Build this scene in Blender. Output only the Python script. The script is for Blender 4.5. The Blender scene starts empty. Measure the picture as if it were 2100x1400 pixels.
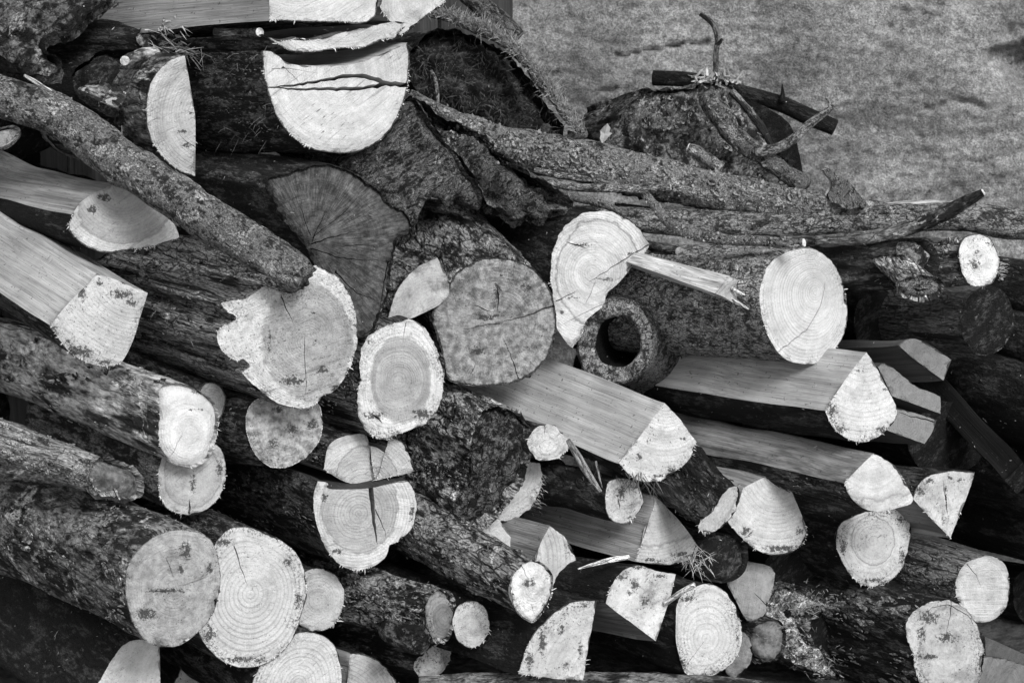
import bpy, math, random
import numpy as np
from mathutils import Vector, Matrix
from mathutils.geometry import delaunay_2d_cdt

random.seed(7)
rng = np.random.RandomState(11)
SC = bpy.context.scene
COL = SC.collection

# ------------------------------------------------------------------ camera
PITCH = math.radians(15.0)
DIST = 4.0
LENS = 90.0
FPX = LENS / 36.0 * 2100.0                       # focal length in photo pixels
AIM = np.array([0.0, 0.0, 0.60])
FW = np.array([0.0, math.cos(PITCH), -math.sin(PITCH)])
RT = np.array([1.0, 0.0, 0.0])
UP = np.array([0.0, math.sin(PITCH), math.cos(PITCH)])
CAM = AIM - FW * DIST
cam_data = bpy.data.cameras.new('camera')
cam = bpy.data.objects.new('camera', cam_data)
COL.objects.link(cam)
cam.location = Vector(CAM)
cam.rotation_euler = (math.pi / 2 - PITCH, 0, 0)
cam_data.lens = LENS
cam_data.sensor_width = 36.0
cam_data.clip_start = 0.05
cam_data.clip_end = 400.0
cam_data.dof.use_dof = True
cam_data.dof.focus_distance = 4.05
cam_data.dof.aperture_fstop = 9.0
SC.camera = cam

# ------------------------------------------------------------------ light: soft daylight from the right
SUN_EL, SUN_AZ = 42.0, 30.0        # azimuth measured from the camera's back towards its right
w = bpy.data.worlds.new("World")
SC.world = w
w.use_nodes = True
nt = w.node_tree
nt.nodes.clear()
sky = nt.nodes.new('ShaderNodeTexSky')
sky.sky_type = 'NISHITA'
sky.sun_disc = False
sky.sun_elevation = math.radians(SUN_EL)
sd = np.array([math.sin(math.radians(SUN_AZ)), -math.cos(math.radians(SUN_AZ)), 0])
sky.sun_rotation = math.atan2(sd[0], sd[1])
bw = nt.nodes.new('ShaderNodeRGBToBW')           # the photograph is black and white
bg = nt.nodes.new('ShaderNodeBackground')
bg.inputs['Strength'].default_value = 0.115
wo = nt.nodes.new('ShaderNodeOutputWorld')
nt.links.new(sky.outputs[0], bw.inputs[0])
nt.links.new(bw.outputs[0], bg.inputs[0])
nt.links.new(bg.outputs[0], wo.inputs[0])
sl = bpy.data.lights.new('sun', 'SUN')
sl.energy = 1.5
sl.angle = math.radians(19)
so = bpy.data.objects.new('sun', sl)
COL.objects.link(so)
sv = Vector((sd[0] * math.cos(math.radians(SUN_EL)), sd[1] * math.cos(math.radians(SUN_EL)), math.sin(math.radians(SUN_EL))))
so.rotation_euler = (-sv).to_track_quat('-Z', 'Y').to_euler()
so.location = sv * 20
vs = SC.view_settings
SC.display_settings.display_device = 'sRGB'
vs.view_transform = 'Standard'
vs.look = 'None'
vs.exposure = 0.98
vs.gamma = 1.0
vs.use_curve_mapping = False
SC.cycles.max_bounces = 4
SC.cycles.diffuse_bounces = 2
SC.cycles.glossy_bounces = 1

# ------------------------------------------------------------------ geometry helpers
def P(x, y, d):
    """world point seen at photo pixel (x, y), d metres behind the front of the pile"""
    k = (DIST + d)
    return CAM + k * (FW + RT * ((x - 1050.0) / FPX) + UP * ((700.0 - y) / FPX))

def C2W(v):
    v = np.asarray(v, float)
    r = RT * v[0] + UP * v[1] + FW * v[2]
    return r / np.linalg.norm(r)

def PX(d):
    return (DIST + d) / FPX                     # metres per photo pixel at depth d

_tab = rng.rand(32, 32, 32).astype(np.float64)
def vnoise(p):
    p = np.asarray(p, float)
    i = np.floor(p).astype(int)
    f = p - i
    f = f * f * (3 - 2 * f)
    i &= 31
    j = (i + 1) & 31
    x0, y0, z0 = i[:, 0], i[:, 1], i[:, 2]
    x1, y1, z1 = j[:, 0], j[:, 1], j[:, 2]
    fx, fy, fz = f[:, 0], f[:, 1], f[:, 2]
    T = _tab
    a = T[x0, y0, z0] * (1 - fx) + T[x1, y0, z0] * fx
    b = T[x0, y1, z0] * (1 - fx) + T[x1, y1, z0] * fx
    c = T[x0, y0, z1] * (1 - fx) + T[x1, y0, z1] * fx
    d = T[x0, y1, z1] * (1 - fx) + T[x1, y1, z1] * fx
    return ((a * (1 - fy) + b * fy) * (1 - fz) + (c * (1 - fy) + d * fy) * fz) * 2 - 1

def fbm(p, octv=3, gain=0.5):
    s = 0; a = 1.0; tot = 0
    p = np.asarray(p, float)
    for o in range(octv):
        s = s + a * vnoise(p + 7.3 * o)
        tot += a; a *= gain; p = p * 2.03
    return s / tot

def mkmesh(name, V, F, mat=None, attrs=None, smooth=False):
    """V (n,3); F list of (m,3) / (m,4) index arrays"""
    me = bpy.data.meshes.new(name)
    V = np.asarray(V, np.float32)
    if not isinstance(F, (list, tuple)): F = [F]
    F = [np.asarray(f, np.int32) for f in F if len(f)]
    nl = sum(f.size for f in F); npoly = sum(len(f) for f in F)
    me.vertices.add(len(V)); me.vertices.foreach_set('co', V.ravel())
    me.loops.add(nl); me.loops.foreach_set('vertex_index', np.concatenate([f.ravel() for f in F]))
    tot = np.concatenate([np.full(len(f), f.shape[1], np.int32) for f in F])
    st = np.concatenate([[0], np.cumsum(tot)[:-1]]).astype(np.int32)
    me.polygons.add(npoly)
    me.polygons.foreach_set('loop_start', st)
    me.polygons.foreach_set('loop_total', tot)
    me.polygons.foreach_set('use_smooth', np.full(npoly, smooth, bool))
    if attrs:
        for k, a in attrs.items():
            at = me.attributes.new(k, 'FLOAT_VECTOR', 'POINT')
            at.data.foreach_set('vector', np.asarray(a, np.float32).ravel())
    me.update(calc_edges=True)
    me.validate()
    if mat: me.materials.append(mat)
    return me

def tag(o, label=None, cat=None, group=None, kind=None):
    if label: o['label'] = label
    if cat: o['category'] = cat
    if group: o['group'] = group
    if kind: o['kind'] = kind
    return o

def empty(name, loc, label, cat, group=None):
    o = bpy.data.objects.new(name, None)
    o.empty_display_size = 0.03
    o.location = Vector(loc)
    COL.objects.link(o)
    return tag(o, label, cat, group)

def part(name, V, F, mat, parent=None, attrs=None, smooth=False, kind=None, org=None):
    """a mesh part; V in world space, stored relative to its parent's origin"""
    V = np.asarray(V, float)
    base = np.zeros(3)
    q = parent
    while q is not None:
        base = base + np.array(q.location); q = q.parent
    if parent is None:
        base = np.asarray(org if org is not None else V.mean(0), float)
    me = mkmesh(name, V - base, F, mat, attrs, smooth)
    o = bpy.data.objects.new(name, me)
    COL.objects.link(o)
    if parent is not None: o.parent = parent
    else: o.location = Vector(base)
    if kind: o['kind'] = kind
    return o

# ------------------------------------------------------------------ node helpers
class G:
    def __init__(s, name, rough=0.8, spec=0.25):
        s.m = bpy.data.materials.new(name)
        s.m.use_nodes = True
        s.t = s.m.node_tree
        s.b = s.t.nodes['Principled BSDF']
        s.b.inputs['Roughness'].default_value = rough
        s.b.inputs['Specular IOR Level'].default_value = spec
    def put(s, node, key, v):
        if v is None: return
        if isinstance(v, bpy.types.NodeSocket): s.t.links.new(v, node.inputs[key])
        else: node.inputs[key].default_value = v
    def M(s, op, a, b=None, c=None, clamp=False):
        n = s.t.nodes.new('ShaderNodeMath'); n.operation = op; n.use_clamp = clamp
        s.put(n, 0, a); s.put(n, 1, b); s.put(n, 2, c)
        return n.outputs[0]
    def attr(s, name):
        n = s.t.nodes.new('ShaderNodeAttribute'); n.attribute_name = name
        q = s.t.nodes.new('ShaderNodeSeparateXYZ'); s.t.links.new(n.outputs['Vector'], q.inputs[0])
        return q.outputs[0], q.outputs[1], q.outputs[2]
    def objc(s):
        n = s.t.nodes.new('ShaderNodeTexCoord')
        q = s.t.nodes.new('ShaderNodeSeparateXYZ'); s.t.links.new(n.outputs['Object'], q.inputs[0])
        return q.outputs[0], q.outputs[1], q.outputs[2]
    def xyz(s, a, b, c):
        n = s.t.nodes.new('ShaderNodeCombineXYZ'); s.put(n, 0, a); s.put(n, 1, b); s.put(n, 2, c)
        return n.outputs[0]
    def noise(s, v, scale, detail=2.0, rough=0.55, dist=0.0):
        n = s.t.nodes.new('ShaderNodeTexNoise')
        s.t.links.new(v, n.inputs['Vector'])
        n.inputs['Scale'].default_value = scale; n.inputs['Detail'].default_value = detail
        n.inputs['Roughness'].default_value = rough; n.inputs['Distortion'].default_value = dist
        return n.outputs[0]
    def voro(s, v, scale, feature='F1'):
        n = s.t.nodes.new('ShaderNodeTexVoronoi'); n.feature = feature
        s.t.links.new(v, n.inputs['Vector']); n.inputs['Scale'].default_value = scale
        return n.outputs[0]
    def ss(s, v, lo, hi, a=0.0, b=1.0):
        """smoothstep map of v from lo..hi to a..b"""
        n = s.t.nodes.new('ShaderNodeMapRange'); n.interpolation_type = 'SMOOTHSTEP'
        s.put(n, 0, v)
        if lo > hi: lo, hi, a, b = hi, lo, b, a
        n.inputs[1].default_value = lo; n.inputs[2].default_value = hi
        n.inputs[3].default_value = a; n.inputs[4].default_value = b
        return n.outputs[0]
    def mix(s, f, a, b):
        n = s.t.nodes.new('ShaderNodeMix'); n.data_type = 'FLOAT'
        s.put(n, 0, f); s.put(n, 2, a); s.put(n, 3, b)
        return n.outputs[0]
    def done(s, col, height=None, dist=0.001, strength=1.0, rough=None):
        s.t.links.new(col, s.b.inputs['Base Color'])
        if height is not None:
            bp = s.t.nodes.new('ShaderNodeBump'); bp.inputs['Distance'].default_value = dist
            bp.inputs['Strength'].default_value = strength
            s.t.links.new(height, bp.inputs['Height']); s.t.links.new(bp.outputs[0], s.b.inputs['Normal'])
        if rough is not None: s.t.links.new(rough, s.b.inputs['Roughness'])
        return s.m

FACE_DEF = dict(tone=.62, rings=.22, space=.0045, heart=1.0, hline=0.0, speck=.25, dirt=.25, saw=.5, sawang=35,
                bark=.0025, barkt=.03, rays=0.0, spot=0.0, wob=.004, band=.18, mott=0.12)
_mc = {}
def face_mat(**kw):
    p = dict(FACE_DEF); p.update(kw); p['tone'] *= .84
    seed = random.random() * 20
    g = G('cut_wood', .72, .2)
    x, y, k = g.attr('fuv'); e, h, z = g.attr('fed')
    v = g.xyz(x, y, seed)
    n1 = g.noise(v, 14, 2); n2 = g.noise(v, 90, 3, .6); n3 = g.noise(v, 420, 3, .65)
    L = g.M('SQRT', g.M('ADD', g.M('MULTIPLY', x, x), g.M('MULTIPLY', y, y)))
    r = g.M('MULTIPLY', L, k)
    r = g.M('ADD', r, g.M('MULTIPLY', g.M('SUBTRACT', n1, .5), p['wob']))
    r = g.M('ADD', r, g.M('MULTIPLY', g.M('SUBTRACT', n2, .5), p['wob'] * .15))
    rv = g.xyz(g.M('DIVIDE', r, p['space']), seed, 0.0)
    bandn = g.noise(rv, .23, 2)
    thin = g.noise(rv, 1.05, 2, .7)
    wave = g.M('SINE', g.M('MULTIPLY', g.M('ADD', g.M('DIVIDE', r, p['space']), g.M('MULTIPLY', bandn, 2.5)), 6.2832))
    late = g.ss(wave, .1, 1.0)
    late = g.M('MULTIPLY', late, g.ss(g.noise(v, 9, 2), .3, .62, .25, 1.0))
    late = g.M('MULTIPLY', late, g.ss(thin, .3, .6, .35, 1.0))
    col = g.M('MULTIPLY', p['tone'], g.M('SUBTRACT', 1.0, g.M('MULTIPLY', late, p['rings'] * .75)))
    col = g.M('MULTIPLY', col, g.ss(bandn, .25, .75, 1 - p['band'], 1 + p['band'] * .5))
    col = g.M('MULTIPLY', col, g.ss(n2, .25, .75, 1 - p['mott'], 1 + p['mott'] * .6))
    col = g.M('MULTIPLY', col, g.ss(n3, .3, .7, .90, 1.06))
    col = g.M('MULTIPLY', col, g.ss(g.noise(v, 11, 4, .7), .35, .6, .84, 1.04))
    col = g.M('MULTIPLY', col, g.ss(g.noise(v, 21, 5, .75), .52, .70, 1.0, 0.84))
    # saw marks
    ca, sa = math.cos(math.radians(p['sawang'])), math.sin(math.radians(p['sawang']))
    q1 = g.M('ADD', g.M('MULTIPLY', x, ca), g.M('MULTIPLY', y, sa))
    q2 = g.M('ADD', g.M('MULTIPLY', x, -sa), g.M('MULTIPLY', y, ca))
    sw = g.noise(g.xyz(g.M('MULTIPLY', q1, 22), g.M('MULTIPLY', q2, 620), seed), 1.0, 2, .6)
    sw2 = g.noise(g.xyz(g.M('MULTIPLY', q1, 9), g.M('MULTIPLY', q2, 190), seed + 3), 1.0, 2, .6)
    swm = g.ss(g.noise(v, 7, 1), .35, .65, .25, 1.0)
    col = g.M('MULTIPLY', col, g.ss(g.M('MULTIPLY', g.ss(sw2, .56, .74), swm), 0, 1, 1, 1 - .45 * p['saw']))
    dsh = g.noise(g.xyz(g.M('MULTIPLY', q1, 60), g.M('MULTIPLY', q2, 420), seed + 5), 1.0, 2, .6)
    dmk = g.M('MULTIPLY', g.ss(dsh, .63, .69), g.ss(g.noise(v, 19, 2), .45, .6))
    col = g.mix(g.M('MULTIPLY', dmk, min(.8, .75 * p['saw'] + .15)), col, .09)
    if p['heart'] != 1.0:
        hh = g.M('ADD', h, g.M('ADD', g.M('MULTIPLY', g.M('SUBTRACT', n2, .5), .16), g.M('MULTIPLY', g.M('SUBTRACT', g.noise(v, 30, 2), .5), .22)))
        col = g.M('MULTIPLY', col, g.ss(hh, .95, 1.06, p['heart'], 1.0))
        if p['hline'] > 0:
            ln = g.ss(g.M('ABSOLUTE', g.M('SUBTRACT', hh, 1.0)), 0.0, .05, 1 - p['hline'], 1.0)
            col = g.M('MULTIPLY', col, ln)
    if p['rays'] > 0:
        an = g.M('ARCTAN2', y, x)
        rn = g.noise(g.xyz(g.M('MULTIPLY', an, 16.0), g.M('MULTIPLY', L, 22), seed), 2.2, 4, .75)
        col = g.M('MULTIPLY', col, g.ss(rn, .36, .64, 1 - p['rays'], 1 + p['rays'] * .35))
    if p['spot'] > 0:      # broad stains
        col = g.M('MULTIPLY', col, g.ss(g.noise(v, 26, 4, .65), .48, .7, 1.0, 1 - p['spot']))
    # dirt towards the rim
    dr = g.M('MULTIPLY', g.M('MULTIPLY', g.ss(g.noise(v, 260, 5, .75), .47, .62), g.ss(g.noise(v, 17, 3, .6), .42, .6, .06, 1.0)), g.ss(e, .0, .030, 1.0, .10))
    col = g.M('MULTIPLY', col, g.M('SUBTRACT', 1.0, g.M('MULTIPLY', dr, p['dirt'])))
    sp = g.M('MULTIPLY', g.ss(g.noise(v, 300, 2, .6), .635, .68), g.ss(g.noise(v, 26, 2), .42, .6))
    col = g.mix(g.M('MULTIPLY', sp, min(1, p['speck'] * 2)), col, .04)
    if p['speck'] > .5:
        sp2 = g.ss(g.noise(v, 170, 3, .7), .60, .68)
        col = g.mix(g.M('MULTIPLY', sp2, p['speck'] - .4), col, .03)
    zz = g.M('ADD', z, g.M('MULTIPLY', g.M('SUBTRACT', g.noise(v, 190, 5, .8), .5), 3.2))
    zm = g.M('MULTIPLY', g.ss(zz, .55, .85), g.ss(z, .08, .35))
    col = g.mix(g.M('MULTIPLY', zm, .9), col, .03)
    if p['bark'] > 0:
        be = g.M('ADD', e, g.M('MULTIPLY', g.M('SUBTRACT', n2, .5), p['bark'] * 1.6))
        bm = g.ss(be, p['bark'] * .55, p['bark'] * .95, 1.0, 0.0)
        bc = g.mix(g.ss(n3, .4, .65), p['barkt'], p['barkt'] * 4)
        col = g.mix(bm, col, bc)
    hgt = g.M('ADD', g.M('MULTIPLY', g.M('ADD', sw, g.M('MULTIPLY', sw2, 1.5)), p['saw']), g.M('MULTIPLY', n3, .8))
    hgt = g.M('ADD', g.M('SUBTRACT', hgt, g.M('MULTIPLY', late, .25)), g.M('MULTIPLY', n2, 1.5))
    return g.done(col, hgt, .0015, .9)

BARK = {
 # c0 dark, c1 mid, c2 light; amt1/amt2 coverage; sc scale; st stretch along the grain; fiss fissures
 'dark': dict(c0=0.012, c1=0.106, c2=0.322, a1=.45, a2=.12, sc=50, st=.30, fiss=.5, disp=.0022),
 'black': dict(c0=0.008, c1=0.043, c2=0.115, a1=.35, a2=.08, sc=45, st=.35, fiss=.4, disp=.0025),
 'grain': dict(c0=0.019, c1=0.230, c2=0.373, a1=.60, a2=.25, sc=48, st=0.06, fiss=.9, disp=.0012),
 'patch': dict(c0=0.019, c1=0.203, c2=0.500, a1=.55, a2=.33, sc=21, st=.45, fiss=.6, disp=0.0032),
 'peel': dict(c0=0.021, c1=0.345, c2=0.500, a1=.62, a2=.30, sc=13, st=0.3, fiss=.5, disp=.0015),
 'lichen': dict(c0=0.034, c1=0.229, c2=0.500, a1=.62, a2=.42, sc=75, st=.85, fiss=.5, disp=.0030),
 'rough': dict(c0=0.017, c1=0.252, c2=0.500, a1=.55, a2=.30, sc=32, st=.50, fiss=1., disp=0.0052),
 'smooth': dict(c0=0.038, c1=0.213, c2=0.391, a1=.60, a2=.30, sc=60, st=.60, fiss=.9, disp=.0016),
 'greyw': dict(c0=0.057, c1=0.331, c2=0.500, a1=.65, a2=.35, sc=45, st=.09, fiss=.6, disp=.0015),
 'stringy': dict(c0=0.021, c1=0.183, c2=0.408, a1=.60, a2=.33, sc=70, st=.22, fiss=.9, disp=.0050),
}
def bark_mat(kind, mul=1.0, **kw):
    key = (kind, round(mul, 2), tuple(sorted(kw.items())))
    if key in _mc: return _mc[key]
    p = dict(BARK[kind]); p.update(kw)
    g = G(kind + '_bark', .82, .22)
    a, u, w_ = g.attr('buv')
    v = g.xyz(g.M('MULTIPLY', a, p['st']), u, w_)
    vi = g.xyz(a, u, w_)
    n0 = g.noise(vi, 9, 2)
    n1 = g.noise(v, p['sc'], 4, .62, .3)
    n2 = g.noise(v, p['sc'] * 3.3, 4, .65, .2)
    n3 = g.noise(g.xyz(g.M('MULTIPLY', a, .5 * p['st'] + .2), u, w_), p['sc'] * 9, 3, .7)
    s1 = g.M('ADD', g.M('MULTIPLY', n1, .45), g.M('ADD', g.M('MULTIPLY', n2, .38), g.M('MULTIPLY', n0, .17)))
    t1 = .5 + (.5 - p['a1']) * .24
    f1 = g.ss(s1, t1 - .045, t1 + .045)
    col = g.mix(f1, p['c0'] * mul, g.M('MULTIPLY', g.ss(n3, .3, .7, .42, 1.7), p['c1'] * mul))
    l1 = g.noise(vi, p['sc'] * .55, 5, .7, .5)
    s2 = g.M('ADD', g.M('MULTIPLY', l1, .72), g.M('MULTIPLY', n2, .28))
    t2 = .5 + (.5 - p['a2']) * .26
    f2 = g.ss(s2, t2, t2 + .05)
    col = g.mix(f2, col, g.M('MULTIPLY', g.ss(n3, .32, .68, .2, 1.55), p['c2'] * mul))
    # fissures
    vo = g.noise(g.xyz(g.M('MULTIPLY', a, p['st'] * .7), u, w_), p['sc'] * 1.9, 3, .6, .6)
    fs = g.ss(g.M('ABSOLUTE', g.M('SUBTRACT', vo, .5)), .0, .028, 1.0, 0.0)
    col = g.M('MULTIPLY', col, g.M('SUBTRACT', 1.0, g.M('MULTIPLY', fs, .75 * p['fiss'])))
    # plates divided by cracks
    wv = g.noise(vi, p['sc'] * .8, 2)
    pv = g.voro(g.xyz(g.M('ADD', g.M('MULTIPLY', a, max(.35, p['st'])), g.M('MULTIPLY', wv, .03)), g.M('ADD', u, g.M('MULTIPLY', wv, .02)), w_), p['sc'] * 1.5, 'DISTANCE_TO_EDGE')
    pc = g.ss(pv, .0, .10, 1.0, 0.0)
    pc = g.M('MULTIPLY', pc, g.ss(n0, .4, .6, .2, 1.0))
    col = g.M('MULTIPLY', col, g.M('SUBTRACT', 1.0, g.M('MULTIPLY', pc, .8 * p['fiss'])))
    # small pale flecks
    fl = g.ss(g.noise(vi, 260, 2, .6), .70, .75)
    col = g.mix(g.M('MULTIPLY', fl, .35), col, .25 * mul)
    hgt = g.M('ADD', g.M('MULTIPLY', n2, 1.3), g.M('ADD', g.M('MULTIPLY', n3, .8), g.M('MULTIPLY', f2, .5)))
    hgt = g.M('SUBTRACT', hgt, g.M('MULTIPLY', g.M('ADD', fs, g.M('MULTIPLY', pc, .9)), p['fiss'] * .9))
    m = g.done(col, hgt, .0048, 1.0)
    _mc[key] = m
    return m

def split_mat(tone=.36, contrast=.5, dark=.0, st=.02, sc=150):
    key = ('split', round(tone, 3), contrast, dark, st, sc)
    if key in _mc: return _mc[key]
    g = G('split_wood', .62, .25)
    a, u, w_ = g.attr('buv')
    wav = g.noise(g.xyz(g.M('MULTIPLY', a, 6), g.M('MULTIPLY', u, 6), w_), 1.0, 2)
    uu = g.M('ADD', u, g.M('MULTIPLY', wav, .006))
    v = g.xyz(g.M('MULTIPLY', a, st), uu, w_)
    n1 = g.noise(v, sc, 3, .6); n2 = g.noise(v, sc * 4, 3, .65)
    nb = g.noise(g.xyz(a, u, w_), 12, 3)
    col = g.M('MULTIPLY', tone, g.ss(n1, .3, .7, 1 - .42 * contrast, 1 + .28 * contrast))
    col = g.M('MULTIPLY', col, g.ss(n2, .25, .75, 1 - .35 * contrast, 1 + .2 * contrast))
    line = g.ss(g.M('ABSOLUTE', g.M('SUBTRACT', g.noise(v, sc * .8, 2), .5)), 0, .012, 1 - .5 * contrast, 1)
    col = g.M('MULTIPLY', col, line)
    col = g.M('MULTIPLY', col, g.ss(nb, .3, .7, .8, 1.12))
    stk = g.ss(g.noise(g.xyz(g.M('MULTIPLY', a, .05), uu, w_), 75, 3, .6), .56, .66)
    col = g.M('MULTIPLY', col, g.M('SUBTRACT', 1.0, g.M('MULTIPLY', stk, .45 * contrast)))
    tf = g.ss(g.noise(g.xyz(g.M('MULTIPLY', a, .12), uu, w_), 420, 2, .6), .62, .68)
    col = g.M('MULTIPLY', col, g.M('SUBTRACT', 1.0, g.M('MULTIPLY', tf, .22)))
    sp = g.ss(g.noise(g.xyz(a, u, w_), 180, 2), .66, .71)
    col = g.mix(g.M('MULTIPLY', sp, .7), col, .04)
    if dark > 0:
        col = g.M('MULTIPLY', col, g.ss(g.noise(g.xyz(g.M('MULTIPLY', a, .3), u, w_), 30, 4, .7), .45, .62, 1, 1 - dark))
    hgt = g.M('ADD', g.M('MULTIPLY', n1, 1.2), n2)
    m = g.done(col, hgt, .0012, .9)
    _mc[key] = m
    return m

def plain_mat(name, tone, var=.3, scale=120, rough=.8, bump=.001):
    key = (name, tone)
    if key in _mc: return _mc[key]
    g = G(name, rough, .25)
    x, y, z = g.objc()
    v = g.xyz(x, y, z)
    n = g.noise(v, scale, 3, .65)
    m = g.done(g.M('MULTIPLY', tone, g.ss(n, .3, .7, 1 - var, 1 + var)), n, bump, .8)
    _mc[key] = m
    return m

# ------------------------------------------------------------------ outlines
def densify(pts, step, jit):
    """pts: (x,y[,flag]) flag 1 = corner, 2 = point of a split (not bark) run. Returns Q (n,2), split (n,) of the segment that starts there, cornerdist"""
    n = len(pts)
    xy = [np.array(p[:2], float) for p in pts]
    fl = [p[2] if len(p) > 2 else 0 for p in pts]
    out = []; sp = []; cor = []
    for i in range(n):
        j = (i + 1) % n
        a, b = xy[i], xy[j]
        h = (i - 1) % n; k = (j + 1) % n
        p0 = xy[h] if fl[i] != 1 else a - (b - a)
        p3 = xy[k] if fl[j] != 1 else b + (b - a)
        L = np.linalg.norm(b - a)
        m = max(1, int(round(L / step)))
        t = np.arange(m)[:, None] / m
        c = .5 * ((2 * a) + (-p0 + b) * t + (2 * p0 - 5 * a + 4 * b - p3) * t ** 2 + (-p0 + 3 * a - 3 * b + p3) * t ** 3)
        out.append(c)
        s = fl[i] >= 1 and fl[j] >= 1
        sp += [s] * m
        cor += [fl[i] == 1] + [False] * (m - 1)
    Q = np.concatenate(out)
    sp = np.array(sp); cor = np.array(cor)
    # signed area: make counter-clockwise as seen (y up)
    A = np.sum(Q[:, 0] * np.roll(-Q[:, 1], -1) - np.roll(Q[:, 0], -1) * (-Q[:, 1]))
    if A < 0:
        Q = Q[::-1].copy(); cor = cor[::-1].copy()
        sp = np.roll(sp[::-1], -1).copy()
    # ragged edge
    tn = np.roll(Q, -1, 0) - np.roll(Q, 1, 0)
    tn /= np.linalg.norm(tn, axis=1)[:, None] + 1e-9
    nr = np.stack([tn[:, 1], -tn[:, 0]], 1)
    sd_ = rng.rand() * 50
    q3 = np.column_stack([Q / 6.5, np.full(len(Q), sd_)])
    q4 = np.column_stack([Q / 26.0, np.full(len(Q), sd_ + 9)])
    spn = sp & np.roll(sp, 1)
    amp = np.where(spn, .45, 1.0) * jit
    amp = np.where(cor, amp * .2, amp)
    Q = Q + nr * (fbm(q3, 2) * amp + fbm(q4, 1) * amp * .9)[:, None]
    return Q, sp, cor

def inside(pts, Q):
    x, y = pts[:, 0][:, None], pts[:, 1][:, None]
    x0, y0 = Q[:, 0][None], Q[:, 1][None]
    x1, y1 = np.roll(Q[:, 0], -1)[None], np.roll(Q[:, 1], -1)[None]
    c = (y0 > y) != (y1 > y)
    xi = (x1 - x0) * (y - y0) / (y1 - y0 + 1e-12) + x0
    return (np.sum(c & (x < xi), 1) % 2) == 1

def segdist(pts, A, B):
    ab = B - A
    L2 = np.sum(ab * ab, 1) + 1e-12
    t = np.clip(((pts[:, None] - A[None]) * ab[None]).sum(2) / L2[None], 0, 1)
    c = A[None] + t[..., None] * ab[None]
    D = np.sqrt(((pts[:, None] - c) ** 2).sum(2))
    return D, t

def crack_poly(c):
    """c = (points, width[, taper_both]) in px"""
    pts = np.array(c[0], float); wd = c[1]; both = len(c) > 2 and c[2]
    seg = np.linalg.norm(np.diff(pts, axis=0), axis=1)
    cum = np.concatenate([[0], np.cumsum(seg)])
    n = max(3, int(cum[-1] / 9))
    s = np.linspace(0, cum[-1], n + 1)
    ctr = np.column_stack([np.interp(s, cum, pts[:, 0]), np.interp(s, cum, pts[:, 1])])
    tn = np.gradient(ctr, axis=0); tn /= np.linalg.norm(tn, axis=1)[:, None] + 1e-9
    nr = np.column_stack([-tn[:, 1], tn[:, 0]])
    j = (rng.rand(n + 1) - .5) * min(3.0, wd * .7 + .8); j[0] = j[-1] = 0
    ctr = ctr + nr * j[:, None]
    t = s / cum[-1]
    prof = np.sqrt(np.clip(1 - t, 0, 1))
    if both: prof = np.sqrt(np.clip(4 * t * (1 - t), 0, 1))
    hw = np.maximum(wd * .5 * prof * (1 + (rng.rand(n + 1) - .5) * .4), .25)
    hw[-1] = .1
    if both: hw[0] = .1
    return ctr, nr, hw

def face_tri(Q, cracks, gstep):
    """constrained triangulation of the outline with crack grooves"""
    verts = [tuple(q) for q in Q]; n = len(Q)
    edges = []
    lo, hi = Q.min(0), Q.max(0)
    gx, gy = np.meshgrid(np.arange(lo[0], hi[0], gstep), np.arange(lo[1], hi[1], gstep))
    gp = np.column_stack([gx.ravel(), gy.ravel()])
    gp = gp + (rng.rand(*gp.shape) - .5) * gstep * .7
    gp = gp[inside(gp, Q)]
    D, _ = segdist(gp, Q, np.roll(Q, -1, 0))
    gp = gp[D.min(1) > gstep * .45]
    # rim rows so the rim shading has something to stand on
    tn = np.roll(Q, -1, 0) - np.roll(Q, 1, 0); tn /= np.linalg.norm(tn, axis=1)[:, None] + 1e-9
    nr = np.stack([tn[:, 1], -tn[:, 0]], 1)
    rim = Q + nr * 3.2
    rimi = Q - nr * 3.2
    for R_ in (rim, rimi):
        ok = inside(R_, Q)
        D, _ = segdist(R_, Q, np.roll(Q, -1, 0))
        R_ = R_[ok & (D.min(1) > 2.0)]
        if len(R_) > len(Q) * .4: gp = np.concatenate([gp, R_])
    cps = [crack_poly(c) for c in cracks]
    if cps:
        keep = np.ones(len(gp), bool)
        for ctr, nr_, hw in cps:
            D, t = segdist(gp, ctr[:-1], ctr[1:])
            keep &= D.min(1) > hw.max() + 1.5
        gp = gp[keep]
    verts += [tuple(g) for g in gp]
    for ctr, nr_, hw in cps:
        b = len(verts); m = len(ctr)
        Lp = ctr + nr_ * hw[:, None]; Rp = ctr - nr_ * hw[:, None]
        for arr in (ctr, Lp, Rp): verts += [tuple(g) for g in arr]
        for i in range(m - 1):
            edges += [(b + i, b + i + 1), (b + m + i, b + m + i + 1), (b + 2 * m + i, b + 2 * m + i + 1)]
    vc, ed, fc, ov, oe, of = delaunay_2d_cdt([Vector(v) for v in verts], edges, [list(range(n))], 1, 1e-4, True)
    V = np.array([tuple(v) for v in vc])
    F = np.array([f for f in fc if len(f) == 3], np.int32)
    cen = V[F].mean(1)
    F = F[inside(cen, Q)]
    # groove depth 0..1
    dep = np.zeros(len(V))
    for ctr, nr_, hw in cps:
        D, t = segdist(V, ctr[:-1], ctr[1:])
        i = D.argmin(1); dm = D[np.arange(len(V)), i]; tt = t[np.arange(len(V)), i]
        ww = hw[i] * (1 - tt) + hw[i + 1] * tt
        g = np.clip(1 - dm / (ww * .92 + 1e-6), 0, 1)
        dep = np.maximum(dep, g * np.clip(ww / 1.5, .5, 3))
    return V, F, dep

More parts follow.
